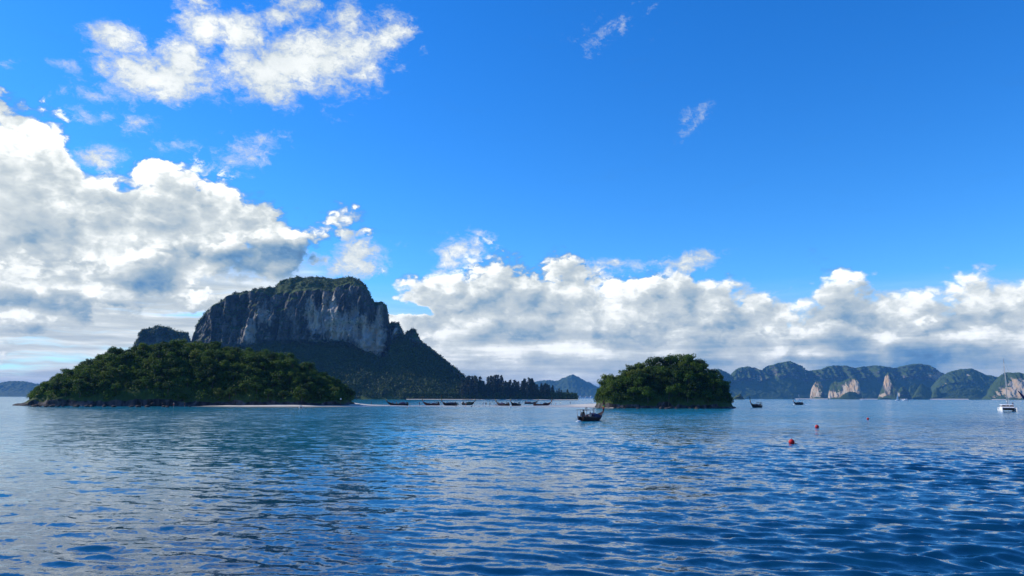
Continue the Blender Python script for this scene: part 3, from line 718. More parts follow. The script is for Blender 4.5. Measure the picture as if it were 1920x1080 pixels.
TREES = []
for k in range(6):
    tm, v, f = tree_meshes(100 + k, 5.6 + 0.3 * (k % 3), 2.75 + 0.2 * (k % 2))
    TREES.append((tm, mesh_from('crown', v, f, False, M['leaf'] if k < 3 else M['leaf_bright'] if k == 3 else M['leaf_dark'])))
UMB = []
for k in range(3):
    tm, v, f = tree_meshes(140 + k, 6.4, 2.4, 'flat')
    UMB.append((tm, mesh_from('crown', v, f, False, M['leaf_dark'])))
BARE = []
tm, v, f = tree_meshes(160, 6.8, 2.6, 'round', True); BARE.append((tm, mesh_from('crown', v, f, False, M['leaf_dark'])))
CAS = []
for k in range(4):
    tm, v, f = casuarina_meshes(180 + k, 30.0); CAS.append((tm, mesh_from('crown', v, f, False, M['needle'])))

def plant(proto, name, label, group, p, s, rz, sz=None, tilt=(0, 0)):
    e = thing(name, label, 'tree', p, rz, group)
    e.scale = (s, s, sz or s)
    if tilt != (0, 0): e.rotation_euler = (tilt[0], tilt[1], rz)
    link('trunk', proto[0], e); link('crown', proto[1], e)
    return e
def scatter(V, want, dist, rnd, ok):
    """spread points over a grid surface, no two closer than dist"""
    nu, nv = V.shape[:2]; out = []; tries = 0
    while len(out) < want and tries < want * 60:
        tries += 1
        i, j = rnd.random() * (nu - 1.01), rnd.random() * (nv - 1.01)
        a, b = int(i), int(j); p = Vector(V[a, b]).lerp(Vector(V[a + 1, b + 1]), rnd.random())
        if not ok(a / nu, b / nv, p): continue
        if any((p - q).length < dist for q in out): continue
        out.append(p)
    return out
rnd = random.Random(11)
Lpts = scatter(LV, 285, 2.7, rnd, lambda u, v, p: v < 0.60 and p.z > (2.2 if u > 0.48 else 3.8) and (p.z > 1.6))
zmax = LV[..., 2].max()
for p in Lpts:
    u = (p.x - LV[:, 0, 0].min()) / (LV[:, 0, 0].max() - LV[:, 0, 0].min())
    zone = 'crest' if p.z > LV[min(259, max(0, int(u * 259))), :, 2].max() - 2.6 else 'foot' if p.z < 6.5 else 'slope'
    s = rnd.uniform(0.55, 0.94) * (0.8 if u < 0.12 else 1); tk = rnd.randrange(6)
    look = ('large' if s > 0.83 else 'small' if s < 0.68 else 'middling') + (' dark green' if tk >= 4 else ' bright green' if tk == 3 else ' green')
    third = 'the steep left end' if u < 0.2 else 'the left half' if u < 0.45 else 'the middle' if u < 0.7 else 'the low right end'
    if zone == 'crest': lab = look + ' leafy tree on the long islet\'s crest, ' + third.replace('the', 'toward the', 1)
    elif zone == 'slope': lab = look + ' leafy tree on the long islet\'s slope, ' + third.replace('the', 'toward the', 1)
    elif u < 0.45: lab = look + ' leafy tree just above the dark rocks of the long low islet'
    else: lab = look + ' leafy tree leaning over the white beach of the long low islet'
    plant(TREES[tk], 'broadleaf_tree', lab, {'crest': 'trees on the crest of the long low islet', 'slope': 'trees on the slope of the long low islet'}.get(zone, 'trees above the rocks of the long low islet' if u < 0.45 else 'trees along the white beach'), p, s, rnd.uniform(0, 6.28), s * rnd.uniform(0.85, 1.15))
for k, (x, y) in enumerate(((62, 737), (84, 722), (98, 712), (112, 703), (150, 682), (172, 668), (186, 664), (214, 655))):
    c = px_to_world(np.array([float(x)]), np.array([float(y)]), np.array([338.0]))[0]
    i = int(np.argmin(np.abs(LV[:, 44, 0] - c[0]))); j = int(np.argmax(LV[i, :, 2]))
    g = LV[i, j]; hh = max(3.2, c[2] - g[2] + 0.4); s = hh / 6.4
    plant(UMB[k % 3], 'umbrella_tree', 'thin-crowned umbrella-shaped tree standing out against the sky on the long islet\'s descending left crest', 'umbrella-shaped trees on the left crest', g, s, k * 1.3)
Rpts = scatter(RV, 84, 2.55, rnd, lambda u, v, p: v < 0.62 and p.z > 1.9)
for p in Rpts:
    u = (p.x - RV[:, 0, 0].min()) / (RV[:, 0, 0].max() - RV[:, 0, 0].min())
    top_ = p.z > RV[min(159, max(0, int(u * 159))), :, 2].max() - 2.5
    s = rnd.uniform(0.68, 1.12) * (0.8 if u > 0.93 or u < 0.06 else 1); tk = rnd.randrange(4) if u < 0.25 else rnd.randrange(6)
    look = ('large' if s > 0.98 else 'small' if s < 0.88 else 'middling') + (' dark green' if tk >= 4 else ' bright green' if tk == 3 else ' green')
    sect = 'left shoulder' if u < 0.45 else 'middle' if u < 0.7 else 'right shoulder'
    lab, gr = ((look + ' leafy tree on top of the small islet, toward its ' + sect, 'trees on top of the small islet') if top_ else
               (look + ' leafy tree at the sandy end of the small islet', 'trees at the sandy end of the small islet') if u < 0.22 else
               (look + ' leafy tree on the shaded side of the small islet, ' + sect, 'trees on the side of the small islet'))
    plant(TREES[tk], 'islet_tree', lab, gr, p, s, rnd.uniform(0, 6.28), s * rnd.uniform(0.8, 1.22))
for (x, yy, s, pr, lab, tl) in ((1316, 668, 0.95, BARE[0], 'half-bare tree with fine open twigs on the small islet\'s right shoulder', (0, 0.1)),
                                (1178, 684, 0.8, BARE[0], 'thin twiggy tree poking above the left shoulder of the small islet', (0, -0.1)),
                                (1236, 668, 0.75, UMB[0], 'tall sparse tree sticking out of the top of the small islet', (0, 0)),
                                (1368, 738, 0.62, TREES[2], 'small tree leaning out over the water at the small islet\'s right end', (0, 0.5))):
    c = px_to_world(np.array([float(x)]), np.array([float(yy)]), np.array([312.0]))[0]
    i = int(np.argmin(np.abs(RV[:, 34, 0] - c[0]))); j = int(np.argmax(RV[i, :, 2])) if x < 1360 else 30
    plant(pr, 'islet_tree', lab, None, RV[i, j], s, 0.6 * x, tilt=tl)
# dead pale trunks on the small islet's side
for k, (x, y0, y1) in enumerate(((1262, 752, 708),)):
    a = px_to_world(np.array([float(x)]), np.array([float(y0)]), np.array([300.5]))[0]; b = px_to_world(np.array([x + 2.0]), np.array([float(y1)]), np.array([302.0]))[0]
    e = thing('dead_tree', 'pale dead tree trunk standing in front of the small islet\'s trees', 'tree', a)
    tb = MB(); L = b[2] - a[2]
    tb.tube([(0, 0, -1), (0.15, 0.2, L * .5), (0.4, 0.6, L)], [0.16, 0.12, 0.04], 7)
    tb.build('trunk', M['pale_bark'], e)
    tb = MB()
    for q in (0.55, 0.7, 0.8, 0.9):
        s0 = Vector((0.15 + 0.25 * q, 0.2 + 0.4 * q, L * q))
        for sg in (-1, 1): tb.tube([s0, s0 + Vector((sg * 0.9, 0.1, 0.9 * (1.3 - q)))], [0.05, 0.015], 5, False)
    tb.build('branch', M['pale_bark'], e)

def undergrowth(name, V, n, per, size, rad, seed, ok, mat, lift=0.5):
    r_ = random.Random(seed); rng = np.random.default_rng(seed); nu, nv = V.shape[:2]
    W_ = np.array(V); out = []
    tries = 0
    while len(out) < n and tries < n * 30:
        tries += 1
        a, b = r_.randrange(nu - 1), r_.randrange(nv - 1)
        k = r_.random(); l = r_.random()
        p = (W_[a, b] * (1 - k) + W_[a + 1, b] * k) * (1 - l) + (W_[a, b + 1] * (1 - k) + W_[a + 1, b + 1] * k) * l
        if ok(a, b, p): out.append(p)
    out = np.array(out); rr = rad * rng.uniform(0.6, 1.35, len(out)); out[:, 2] += rr * lift
    v, f = leaf_quads(rng, out, rr, per, size, 0.8)
    return tag(link(name, mesh_from(name, v, f, False, mat)), kind='stuff')
undergrowth('undergrowth', LV, 6000, 16, 0.30, 1.45, 3, lambda a, b, p: b < 56 and p[2] > (1.9 if a > 125 else 3.2 + 1.2 * math.sin(a * 0.3)), M['leaf'], 1.0)
undergrowth('undergrowth', RV, 2600, 14, 0.28, 1.2, 4, lambda a, b, p: b < 48 and p[2] > 1.7, M['leaf_dark'], 0.9)
undergrowth('forest_canopy', MV, 2600, 22, 1.4, 7.5, 15, lambda a, b, p: MCL[a, b] < 0.35 and p[2] > 3 and b < 160, M['far_leaf'], 0.5)
undergrowth('forest_canopy', MV, 7000, 13, 1.25, 4.4, 5, lambda a, b, p: MCL[a, b] < 0.35 and p[2] > 3 and b < 160, M['far_leaf'])
undergrowth('forest_canopy', MV, 2600, 12, 0.9, 2.4, 6, lambda a, b, p: 160 <= b < 200, M['far_leaf'])
undergrowth('shrubs_on_ledges', MV, 1100, 9, 0.85, 2.0, 7, lambda a, b, p: MCL[a, b] >= 0.35 and vnoise(p[0] / 22, p[2] / 15, 1.0, 4) > 0.12, M['far_leaf'], 0.1)
undergrowth('forest_canopy', HV, 1500, 12, 1.2, 3.4, 8, lambda a, b, p: b < 75 and p[2] > 4, M['far_leaf'])

# casuarina grove along the far beach
CT = [(864, 702), (875, 706), (900, 703), (915, 706), (927, 703), (945, 705), (952, 711), (965, 712), (985, 709), (995, 708), (1008, 712), (1025, 717), (1040, 723), (1060, 729), (1074, 735), (1081, 741)]
for k in range(96):
    x = min(1079, max(866, 866 + (1079 - 866) * ((k + rnd.gauss(0.5, 1.6)) / 96))); row = k % 3
    Y = 1416 + 11 * row + rnd.uniform(-3, 3)
    y = float(interp(CT, np.array([x]))[0]) + rnd.choice((1, 3, 5, 7, 10, 0)) + (7 if row == 0 else 0)
    b = px_to_world(np.array([x]), np.array([746.0]), np.array([Y]))[0]; b[2] = 1.0
    hgt = max(7.0, px_to_world(np.array([x]), np.array([y]), np.array([Y]))[0][2] - 1.0)
    lab = ('low casuarina at the thin tip of the dark grove, beside open water' if x > 1052 else 'tall dark casuarina in front of the grove, rising behind the far beach' if row == 0 else 'feathery casuarina top standing above the dark grove by the far beach')
    plant(CAS[k % 4], 'casuarina_tree', lab, 'casuarinas at the tip of the grove' if x > 1052 else 'casuarinas in front of the grove' if row == 0 else 'casuarinas showing above the grove', b, hgt / 30.0 * rnd.uniform(1.1, 1.6), rnd.uniform(0, 6.28), hgt / 30.0, (rnd.gauss(0, 0.05), rnd.gauss(0, 0.06)))
undergrowth('forest_canopy', np.array([[px_to_world(np.array([x]), np.array([746.0 - zz]), np.array([1412.0 + 6 * (zz > 0)]))[0] for zz in (0, 1, 6, 9 if x < 1060 else 7)] for x in np.linspace(752, 1080, 90)]), 1500, 12, 1.2, 3.0, 9, lambda a, b, p: True, M['far_leaf'], 0.2)

# ------------------------------------------------------------------ boulders at the water's edge
BLD = []
for k in range(5):
    b = MB(); b.ball((0, 0, 0), (1, 0.8, 0.6), 9, 6, 0.22, k); BLD.append(b.mesh('boulder', M['boulder'], True))
def boulder(p, s, label, group):
    o = link('boulder', BLD[rnd.randrange(5)], None, p, rnd.uniform(0, 6.28)); o.scale = (s, s * rnd.uniform(0.7, 1.1), s * rnd.uniform(0.6, 1.0))
    tag(o, label, 'rock', group)
for k in range(42):
    x = 1116 + (1376 - 1116) * (rnd.choice((.08, .2, .33, .52, .7, .9)) + rnd.gauss(0, .055)) * .98; y = 764.6 + 1.6 * math.sin((x - 1116) / 260 * 3.1) - rnd.uniform(0, 1.6) * (rnd.random() < 0.6)
    x = min(max(x, 1117), 1375); p = sea_at(x, y, 0.1); boulder(p, rnd.choice((.3, .4, .5, .8, 1.15)), 'dark reddish boulder in the rock ledge along the foot of the small islet', 'rocks at the foot of the small islet')
for k in range(9):
    x = 1098 + 30 * k / 8 + rnd.uniform(-1, 1); boulder(sea_at(x, 765.2 - 0.3 * math.sin(k), 0.12), rnd.uniform(0.22, 0.5), 'low dark rock at the edge of the sand spit left of the small islet', 'rocks on the sand spit')
for k in range(8):
    x = 1100 + 26 * k / 7; boulder(sea_at(x, 757.6, 0.5), rnd.uniform(0.3, 0.7), 'dark rock behind the sand spit, on the far side of the small islet\'s end', 'rocks behind the sand spit')
for k in range(24):
    x = 34 + 300 * rnd.random() ** 1.2; boulder(sea_at(x, 761.4 + 1.2 * (x / 330) + rnd.uniform(-.5, .3), 0.2), rnd.uniform(0.5, 1.3), 'dark shore rock under the shaded cliff of the long low islet', 'rocks at the foot of the long islet')
for k, (x, y, s) in enumerate(((356, 761.6, .6), (884, 762.3, .42), (898, 762.0, .32), (287, 757, 1.0), (306, 757, .9))):
    boulder(sea_at(x, y, 0.15 if k else 0.3) if k < 3 else px_to_world(np.array([x * 1.0]), np.array([y * 1.0]), np.array([313.0]))[0], s,
            ('dark rock where the white beach begins', 'reddish low rock on the wet sandbar near the beamy covered longtail', 'smaller low rock on the wet sandbar, left of three standing people', 'pale brown boulder low on the long islet\'s rocks', 'pale brown boulder beside another on the long islet\'s rocks')[k], None)

# ------------------------------------------------------------------ people
M['skin'] = paint('skin', (0.30, 0.17, 0.11), 0.6, 0.15)
M['skin_pale'] = paint('skin_pale', (0.52, 0.34, 0.26), 0.6, 0.15)
M['hair'] = paint('hair', (0.02, 0.015, 0.012), 0.7, 0.2)
CLOTH = {}
for n_, c_ in (('navy', (0.02, 0.03, 0.10)), ('red', (0.38, 0.03, 0.03)), ('white', (0.75, 0.74, 0.70)), ('black', (0.02, 0.02, 0.022)), ('teal', (0.03, 0.20, 0.22)), ('orange', (0.62, 0.20, 0.03)), ('pink', (0.55, 0.16, 0.25))):
    CLOTH[n_] = paint('cloth_' + n_, c_, 0.9, 0.2)
def skin_mesh(name, joints, edges, radii, mat, sub=1):
    me = bpy.data.meshes.new(name); me.from_pydata(joints, edges, [])
    o = bpy.data.objects.new(name, me); COL.objects.link(o)
    md = o.modifiers.new('skin', 'SKIN')
    for v, r in zip(me.skin_vertices[0].data, radii): v.radius = (r, r)
    me.skin_vertices[0].data[0].use_root = True
    s_ = o.modifiers.new('sub', 'SUBSURF'); s_.levels = s_.render_levels = sub
    dg = bpy.context.evaluated_depsgraph_get()
    out = bpy.data.meshes.new_from_object(o.evaluated_get(dg)); out.name = name
    bpy.data.objects.remove(o); bpy.data.meshes.remove(me)
    out.materials.clear(); out.materials.append(mat)
    out.polygons.foreach_set('use_smooth', np.ones(len(out.polygons), bool))
    return out
def person_meshes(pose, skin):
    st, arm, sit, bend = pose
    hip = 0.92 if not sit else 0.50
    J = [(0, 0, hip), (bend * 0.10, 0, hip + 0.20), (bend * 0.28, 0, hip + 0.44), (bend * 0.40, 0, hip + 0.56), (bend * 0.46 + .02, 0, hip + 0.68), (bend * 0.5 + .03, 0, hip + 0.78)]
    R = [0.13, 0.115, 0.135, 0.055, 0.095, 0.075]
    E = [(0, 1), (1, 2), (2, 3), (3, 4), (4, 5)]
    for s, ph in ((1, st), (-1, -st)):
        b = len(J)
        if sit: J += [(0.05, s * 0.10, hip - 0.02), (0.44, s * 0.12, hip + 0.04), (0.46, s * 0.12, hip - 0.36), (0.58, s * 0.13, hip - 0.40)]
        else: J += [(0, s * 0.10, hip - 0.08), (ph * 0.14 + 0.03, s * 0.105, hip - 0.45), (ph * 0.22 - 0.03, s * 0.11, hip - 0.84), (ph * 0.22 + 0.12, s * 0.12, hip - 0.88)]
        R += [0.095, 0.065, 0.045, 0.04]; E += [(0, b), (b, b + 1), (b + 1, b + 2), (b + 2, b + 3)]
    for s in (1, -1):
        b = len(J); sx, sz = J[2][0], J[2][2]
        J += [(sx, s * 0.19, sz + 0.04), (sx - arm * 0.10 * s + 0.02, s * 0.25, sz - 0.24), (sx + 0.10 + arm * 0.12, s * 0.24, sz - 0.46 + 0.1 * abs(arm)), (sx + 0.14 + arm * 0.14, s * 0.235, sz - 0.55 + 0.1 * abs(arm))]
        R += [0.06, 0.045, 0.034, 0.03]; E += [(2, b), (b, b + 1), (b + 1, b + 2), (b + 2, b + 3)]
    body = skin_mesh('body', J, E, R, skin)
    h = MB(); h.ball((J[5][0] - 0.02, 0, J[5][2] + 0.0), (0.115, 0.105, 0.105), 10, 6); hair = h.mesh('hair', M['hair'], True)
    g = MB()
    k1, k2 = J[7], J[11]
    g.loft([[(J[0][0] + 0.155 * math.cos(a), 0.165 * math.sin(a), hip + 0.10) for a in np.linspace(0, 6.283, 13)[:-1]], [(J[0][0] + 0.175 * math.cos(a), 0.21 * math.sin(a), hip - 0.10) for a in np.linspace(0, 6.283, 13)[:-1]]], True)
    for k in (k1, k2):
        top_ = Vector((0.02, 0.10 if k[1] > 0 else -0.10, hip - 0.06)); g.tube([top_, top_.lerp(Vector(k), 0.8)], [0.115, 0.095], 9, False)
    t = MB()
    prof_ = [(J[0], .145, hip + 0.02), (J[1], .135, J[1][2]), (J[2], .155, J[2][2]), (J[2], .13, J[2][2] + 0.08)]
    t.loft([[(c[0] + r * math.cos(a), r * 1.25 * math.sin(a), z) for a in np.linspace(0, 6.283, 13)[:-1]] for c, r, z in prof_], True)
    for s in (1, -1): t.tube([(J[2][0], s * 0.15, J[2][2] + 0.05), (J[2][0] - .01, s * 0.25, J[2][2] - 0.17)], [0.085, 0.07], 8, False)
    return body, hair, g, t
POSES = {'stand': (0.1, 0.1, False, 0), 'walk': (1.0, 0.9, False, 0.1), 'wade': (0.6, -0.8, False, 0.25), 'bend': (0.5, 0.4, False, 1.0), 'sit': (0, 0.3, True, 0.15)}
PM = {}
for k, v in POSES.items():
    for sk in ('skin', 'skin_pale'): PM[k, sk] = person_meshes(v, M[sk])
CLM = {}
def person(label, p, rz, pose='stand', sk='skin', shorts='navy', shirt=None, s=1.0, group=None):
    body, hair, g, t = PM[pose, sk]
    e = thing('person', label, 'person', p, rz, group); e.scale = (s,) * 3
    link('body', body, e); link('hair', hair, e)
    for nm, mb, col in (('shorts', g, shorts), ('shirt', t, shirt)):
        if not col: continue
        key = (pose, nm, col)
        if key not in CLM: CLM[key] = mb.mesh(nm, CLOTH[col], True)
        link(nm, CLM[key], e)
    return e

# ------------------------------------------------------------------ longtail boats
M['hull_brown'] = paint('hull_brown', (0.034, 0.018, 0.013), 0.7, 0.5, 1.2)
M['hull_black'] = paint('hull_black', (0.010, 0.009, 0.012), 0.7, 0.4, 1.2)
M['hull_red'] = paint('hull_red', (0.10, 0.022, 0.022), 0.5, 0.45, 1.2)
M['hull_white'] = paint('hull_white', (0.74, 0.74, 0.72), 0.35, 0.12, 0.8)
M['stripe'] = paint('stripe', (0.17, 0.12, 0.10), 0.6, 0.4, 2)
M['wood'] = paint('wood', (0.16, 0.09, 0.05), 0.7, 0.4, 2)
M['canvas_dark'] = paint('canvas_dark', (0.018, 0.020, 0.035), 0.9, 0.3)
M['tarp'] = paint('tarp', (0.036, 0.032, 0.085), 0.85, 0.35)
M['canvas_green'] = paint('canvas_green', (0.03, 0.06, 0.04), 0.9, 0.3)
M['canvas_pale'] = paint('canvas_pale', (0.55, 0.55, 0.52), 0.9, 0.2)
M['steel'] = paint('steel', (0.25, 0.25, 0.26), 0.35, 0.3, 4, 0.9)
M['engine'] = paint('engine', (0.05, 0.05, 0.055), 0.5, 0.4, 4, 0.5)
M['ribbon_red'] = paint('ribbon_red', (0.55, 0.04, 0.05), 0.8)
M['ribbon_yellow'] = paint('ribbon_yellow', (0.70, 0.45, 0.05), 0.8)
M['ribbon_green'] = paint('ribbon_green', (0.04, 0.30, 0.10), 0.8)
def longtail(label, p, heading, L=9.5, W=0.95, hull='hull_brown', roof=None, tarp=None, prow=1.0, roof_mat='canvas_dark', group='longtail boats', shaft=True, poles=()):
    e = thing('longtail_boat', label, 'boat', p, heading, group)
    if p[1] > 250: e.scale = (1.08, 1.12, 1.32)
    n = 18; outer = []; sheer = []
    for i in range(n):
        s = i / (n - 1); x = -L / 2 + L * s
        w = W * min(1.0, 0.58 + 1.5 * s) * (1 - s ** 3.4) + 0.03
        zs = 0.60 + 0.30 * (1 - s) ** 3 + 1.05 * s ** 4; zk = -0.32 + 0.12 * (1 - s) ** 3 + 1.15 * s ** 6
        zi = max(zk + 0.16, 0.10) if s < 0.86 else zs - 0.12
        xo = 0.35 * s ** 5
        outer.append([(x + xo, w, zs), (x, w * 0.93, zs * 0.5 + zk * 0.5), (x - xo * .4, w * 0.52, zk + 0.06), (x - xo * .5, 0, zk), (x - xo * .4, -w * 0.52, zk + 0.06), (x, -w * 0.93, zs * 0.5 + zk * 0.5), (x + xo, -w, zs),
                      (x + xo, -max(w - 0.07, .01), zs - .01), (x, -w * 0.6, zi), (x, w * 0.6, zi), (x + xo, max(w - 0.07, .01), zs - .01)])
        sheer.append((x + xo, w, zs))
    b = MB(); b.loft(outer, True, True); b.build('hull', M[hull], e)
    for sg in (1, -1):
        b = MB(); b.tube([(x, sg * (w + 0.02), z - 0.05) for x, w, z in sheer], 0.05, 5); b.build('rub_rail', M['stripe'], e)
    bx, _, bz = sheer[-1]
    b = MB(); pts = [(bx - 0.35, 0, bz - 0.35), (bx + 0.05, 0, bz + 0.15), (bx + 0.22, 0, bz + 0.7 * prow), (bx + 0.30, 0, bz + 1.4 * prow)]
    b.tube(pts, [0.16, 0.16, 0.14, 0.13], 6); pr = b.build('prow_post', M[hull], e)
    for k, c in enumerate(('red', 'yellow', 'green')):
        b = MB(); q = Vector(pts[1]).lerp(Vector(pts[2]), 0.35 + 0.28 * k)
        b.tube([q, q + Vector((0.02, 0, 0.12))], [0.19, 0.18], 8)
        b.tube([q + Vector((0.1, 0.05, 0)), q + Vector((0.16, 0.12, -0.55))], [0.05, 0.02], 4)
        b.build('ribbon', M['ribbon_' + c], pr)
    for s in (0.30, 0.46, 0.62):
        b = MB(); x = -L / 2 + L * s; w = W * min(1.0, 0.58 + 1.5 * s) * (1 - s ** 3.4); b.box((x, 0, 0.44), (0.26, w * 1.9, 0.05)); b.build('bench', M['wood'], e)
    if roof:
        xa, xb, zr, arch = roof; xa, xb = xa * L, xb * L
        b = MB(); b.loft([[(x, y * W * 1.02, z + arch * (1 - y * y) - 0.03 * abs(k - 2)) for x, y, z in [(xa + (xb - xa) * k / 4, yy, zr + dz) for yy in np.linspace(-1, 1, 9)]] for dz in (0.0,) for k in range(5)])
        b.loft([[(x, y * W * 1.02, z + arch * (1 - y * y) - 0.03 * abs(k - 2)) for x, y, z in [(xa + (xb - xa) * (4 - k) / 4, yy, zr - 0.06) for yy in np.linspace(-1, 1, 9)]] for k in range(5)])
        b.tube([(xa, -W, zr - .03), (xb, -W, zr - .03)], 0.04, 5); b.tube([(xa, W, zr - .03), (xb, W, zr - .03)], 0.04, 5)
        b.build('canopy', M[roof_mat], e)
        for x in (xa + 0.12, (xa + xb) / 2, xb - 0.12):
            for sg in (1, -1):
                b = MB(); b.tube([(x, sg * W * 0.88, 0.45), (x, sg * W * 0.95, zr)], 0.032, 5); b.build('post', M['wood'], e)
    if tarp:
        xa, xb, zt, mt = tarp; xa, xb = xa * L, xb * L; b = MB(); R_ = []
        for k in range(7):
            x = xa + (xb - xa) * k / 6; zz = zt - 0.10 * abs(k - 3) ** 1.3 * 0.4
            R_.append([(x, W * 1.0 * math.cos(a), 0.55 + (zz - 0.55) * math.sin(a) ** 0.75) for a in np.linspace(0, math.pi, 11)])
        b.loft(R_, False); b.add([R_[0][k] for k in range(11)], [tuple(range(11))]); b.add([R_[-1][k] for k in range(11)], [tuple(range(11))[::-1]])
        b.build('tarpaulin', M[mt], e)
    for (fx, hgt) in poles:
        b = MB(); b.tube([(fx * L, 0.1, 0.4), (fx * L, 0.1, hgt)], 0.035, 5); b.build('pole', M['wood'], e)
    b = MB(); ex = -L / 2 + 0.55
    b.box((ex, 0, 1.10), (0.75, 0.42, 0.46), taper=0.8); b.tube([(ex - 0.1, 0.1, 1.3), (ex - 0.1, 0.1, 1.6)], 0.05, 6); b.tube([(ex, 0, 0.5), (ex, 0, 0.9)], 0.09, 7)
    en = b.build('engine', M['engine'], e)
    if shaft:
        b = MB(); b.tube([(ex - 0.3, 0, 1.05), (ex - 3.4, 0, -0.12)], [0.045, 0.03], 6); b.build('propeller_shaft', M['steel'], en)
        b = MB(); b.tube([(ex + 0.3, 0, 1.15), (ex + 1.5, 0.1, 1.30)], 0.028, 5); b.build('tiller', M['steel'], en)
    return e
def local(e, x, y, z):
    x, y, z = x * e.scale[0], y * e.scale[1], z * e.scale[2]
    c, s = math.cos(e.rotation_euler.z), math.sin(e.rotation_euler.z)
    return (e.location.x + c * x - s * y, e.location.y + s * x + c * y, e.location.z + z)
D2R = math.radians
Pn = sea_at(1110, 788.6, 0.0)
nb = longtail('dark wooden longtail boat under way in open water, purple tarp and small flat roof', Pn, D2R(57), 8.6, 0.98, 'hull_brown', (-0.46, -0.12, 1.95, 0.05), (-0.10, 0.20, 1.35, 'tarp'), 1.35, poles=((0.08, 2.05), (0.14, 1.95)))
person('person in pale cap steering under the small roof of the moving longtail', local(nb, -3.0, 0.15, 0.12), D2R(57), 'stand', 'skin', 'navy', 'black')
person('person in a white shirt sitting behind the purple tarp of the moving longtail', local(nb, -1.6, -0.45, 0.14), D2R(57), 'sit', 'skin', 'black', 'white')
person('person in a pink top sitting under the roof of the moving longtail', local(nb, -2.1, 0.5, 0.14), D2R(57), 'sit', 'skin_pale', 'black', 'pink')
WL = 0.06
def at_px(x, y, z=0.0): return sea_at(x, y, z)
b1 = longtail('long low dark boat at the left end of the sandbar row, people standing aboard', at_px(746, 760.6), D2R(183), 9.4, 0.9, 'hull_black', None, (-0.36, -0.10, 1.35, 'tarp'), 0.95)
for k, (x, sh) in enumerate(((0.6, 'red'), (2.4, 'navy'), (-0.6, 'black'))):
    person(('person in red standing in the leftmost sandbar longtail', 'person in navy near the bow of the leftmost sandbar longtail', 'person in black amidships in the leftmost sandbar longtail')[k], local(b1, x, 0.1, 0.12), D2R(200 + 40 * k), 'stand' if k < 2 else 'sit', 'skin', 'navy', sh)
b2 = longtail('dark reddish longtail second from the left on the sandbar, one person standing amidships', at_px(809, 760.3), D2R(196), 7.6, 0.9, 'hull_red', (-0.44, -0.28, 1.5, 0.04), (-0.24, -0.02, 1.1, 'tarp'), 1.25)
person('person standing amidships in the second longtail from the left', local(b2, 1.0, 0.1, 0.12), D2R(150), 'stand', 'skin', 'black', 'navy')
person('person crouched by the engine of the second longtail from the left', local(b2, -2.9, 0.0, 0.15), D2R(20), 'sit', 'skin', 'black', 'black')
b3 = longtail('short-looking brown longtail with a low rounded cover and tall bare prow post', at_px(843, 760.8), D2R(212), 7.2, 0.95, 'hull_brown', None, (-0.42, 0.26, 1.30, 'canvas_dark'), 1.7)
b4 = longtail('beamy longtail under a tall dark canopy, prow post to the right', at_px(878, 759.2), D2R(-22), 6.8, 1.1, 'hull_black', (-0.44, 0.36, 2.05, 0.22), (-0.1, 0.3, 1.3, 'canvas_green'), 1.15, 'canvas_dark')
b5 = longtail('dark longtail with passengers moored beside the small white motorboat', at_px(943, 760.9), D2R(148), 6.8, 0.92, 'hull_brown', None, (-0.1, 0.2, 1.15, 'tarp'), 1.0)
for k in range(3): person(('person in black at the stern of the longtail beside the white motorboat', 'person in teal amidships in the longtail beside the white motorboat', 'person in navy near the bow of the longtail beside the white motorboat')[k], local(b5, -2.0 + 1.3 * k, 0.1 * k, 0.12), D2R(60 * k), 'stand' if k != 1 else 'sit', 'skin', 'black', ('black', 'teal', 'navy')[k])
b6 = longtail('dark longtail seen almost bow on, prow post left of a dark shade', at_px(966.5, 761.2), D2R(238), 7.5, 1.05, 'hull_black', (-0.40, -0.05, 1.9, 0.05), (-0.05, 0.25, 1.25, 'canvas_dark'), 1.5)
b7 = longtail('longtail farther back behind the sandbar, bow pointing right', at_px(996, 757.4), D2R(-28), 8.4, 1.0, 'hull_black', None, (-0.36, -0.05, 1.2, 'tarp'), 1.3)
b8 = longtail('long reddish longtail with a pale canvas shade at the right end of the row', at_px(1016.5, 760.9), D2R(6), 8.2, 0.9, 'hull_red', (-0.42, -0.06, 1.25, 0.04), (0.06, 0.34, 1.2, 'canvas_dark'), 1.1, 'canvas_pale')
person('person in black standing toward the bow of the longtail with the pale shade', local(b8, 1.4, 0.1, 0.12), D2R(30), 'stand', 'skin', 'black', 'black')
b10 = longtail('dark longtail alone on open water to the right of the small islet', at_px(1418, 764.2), D2R(216), 6.6, 1.0, 'hull_black', (-0.42, -0.22, 1.75, 0.05), (-0.15, 0.22, 1.25, 'canvas_dark'), 1.35)
person('person in red sitting in the lone longtail right of the small islet', local(b10, -1.0, 0, 0.14), D2R(216), 'sit', 'skin', 'black', 'red')
b11 = longtail('small distant longtail speeding left below the far beach, white bow wave', at_px(1497, 759.0), D2R(208), 7.4, 0.95, 'hull_black', None, (-0.36, 0.15, 1.35, 'canvas_dark'), 1.3)

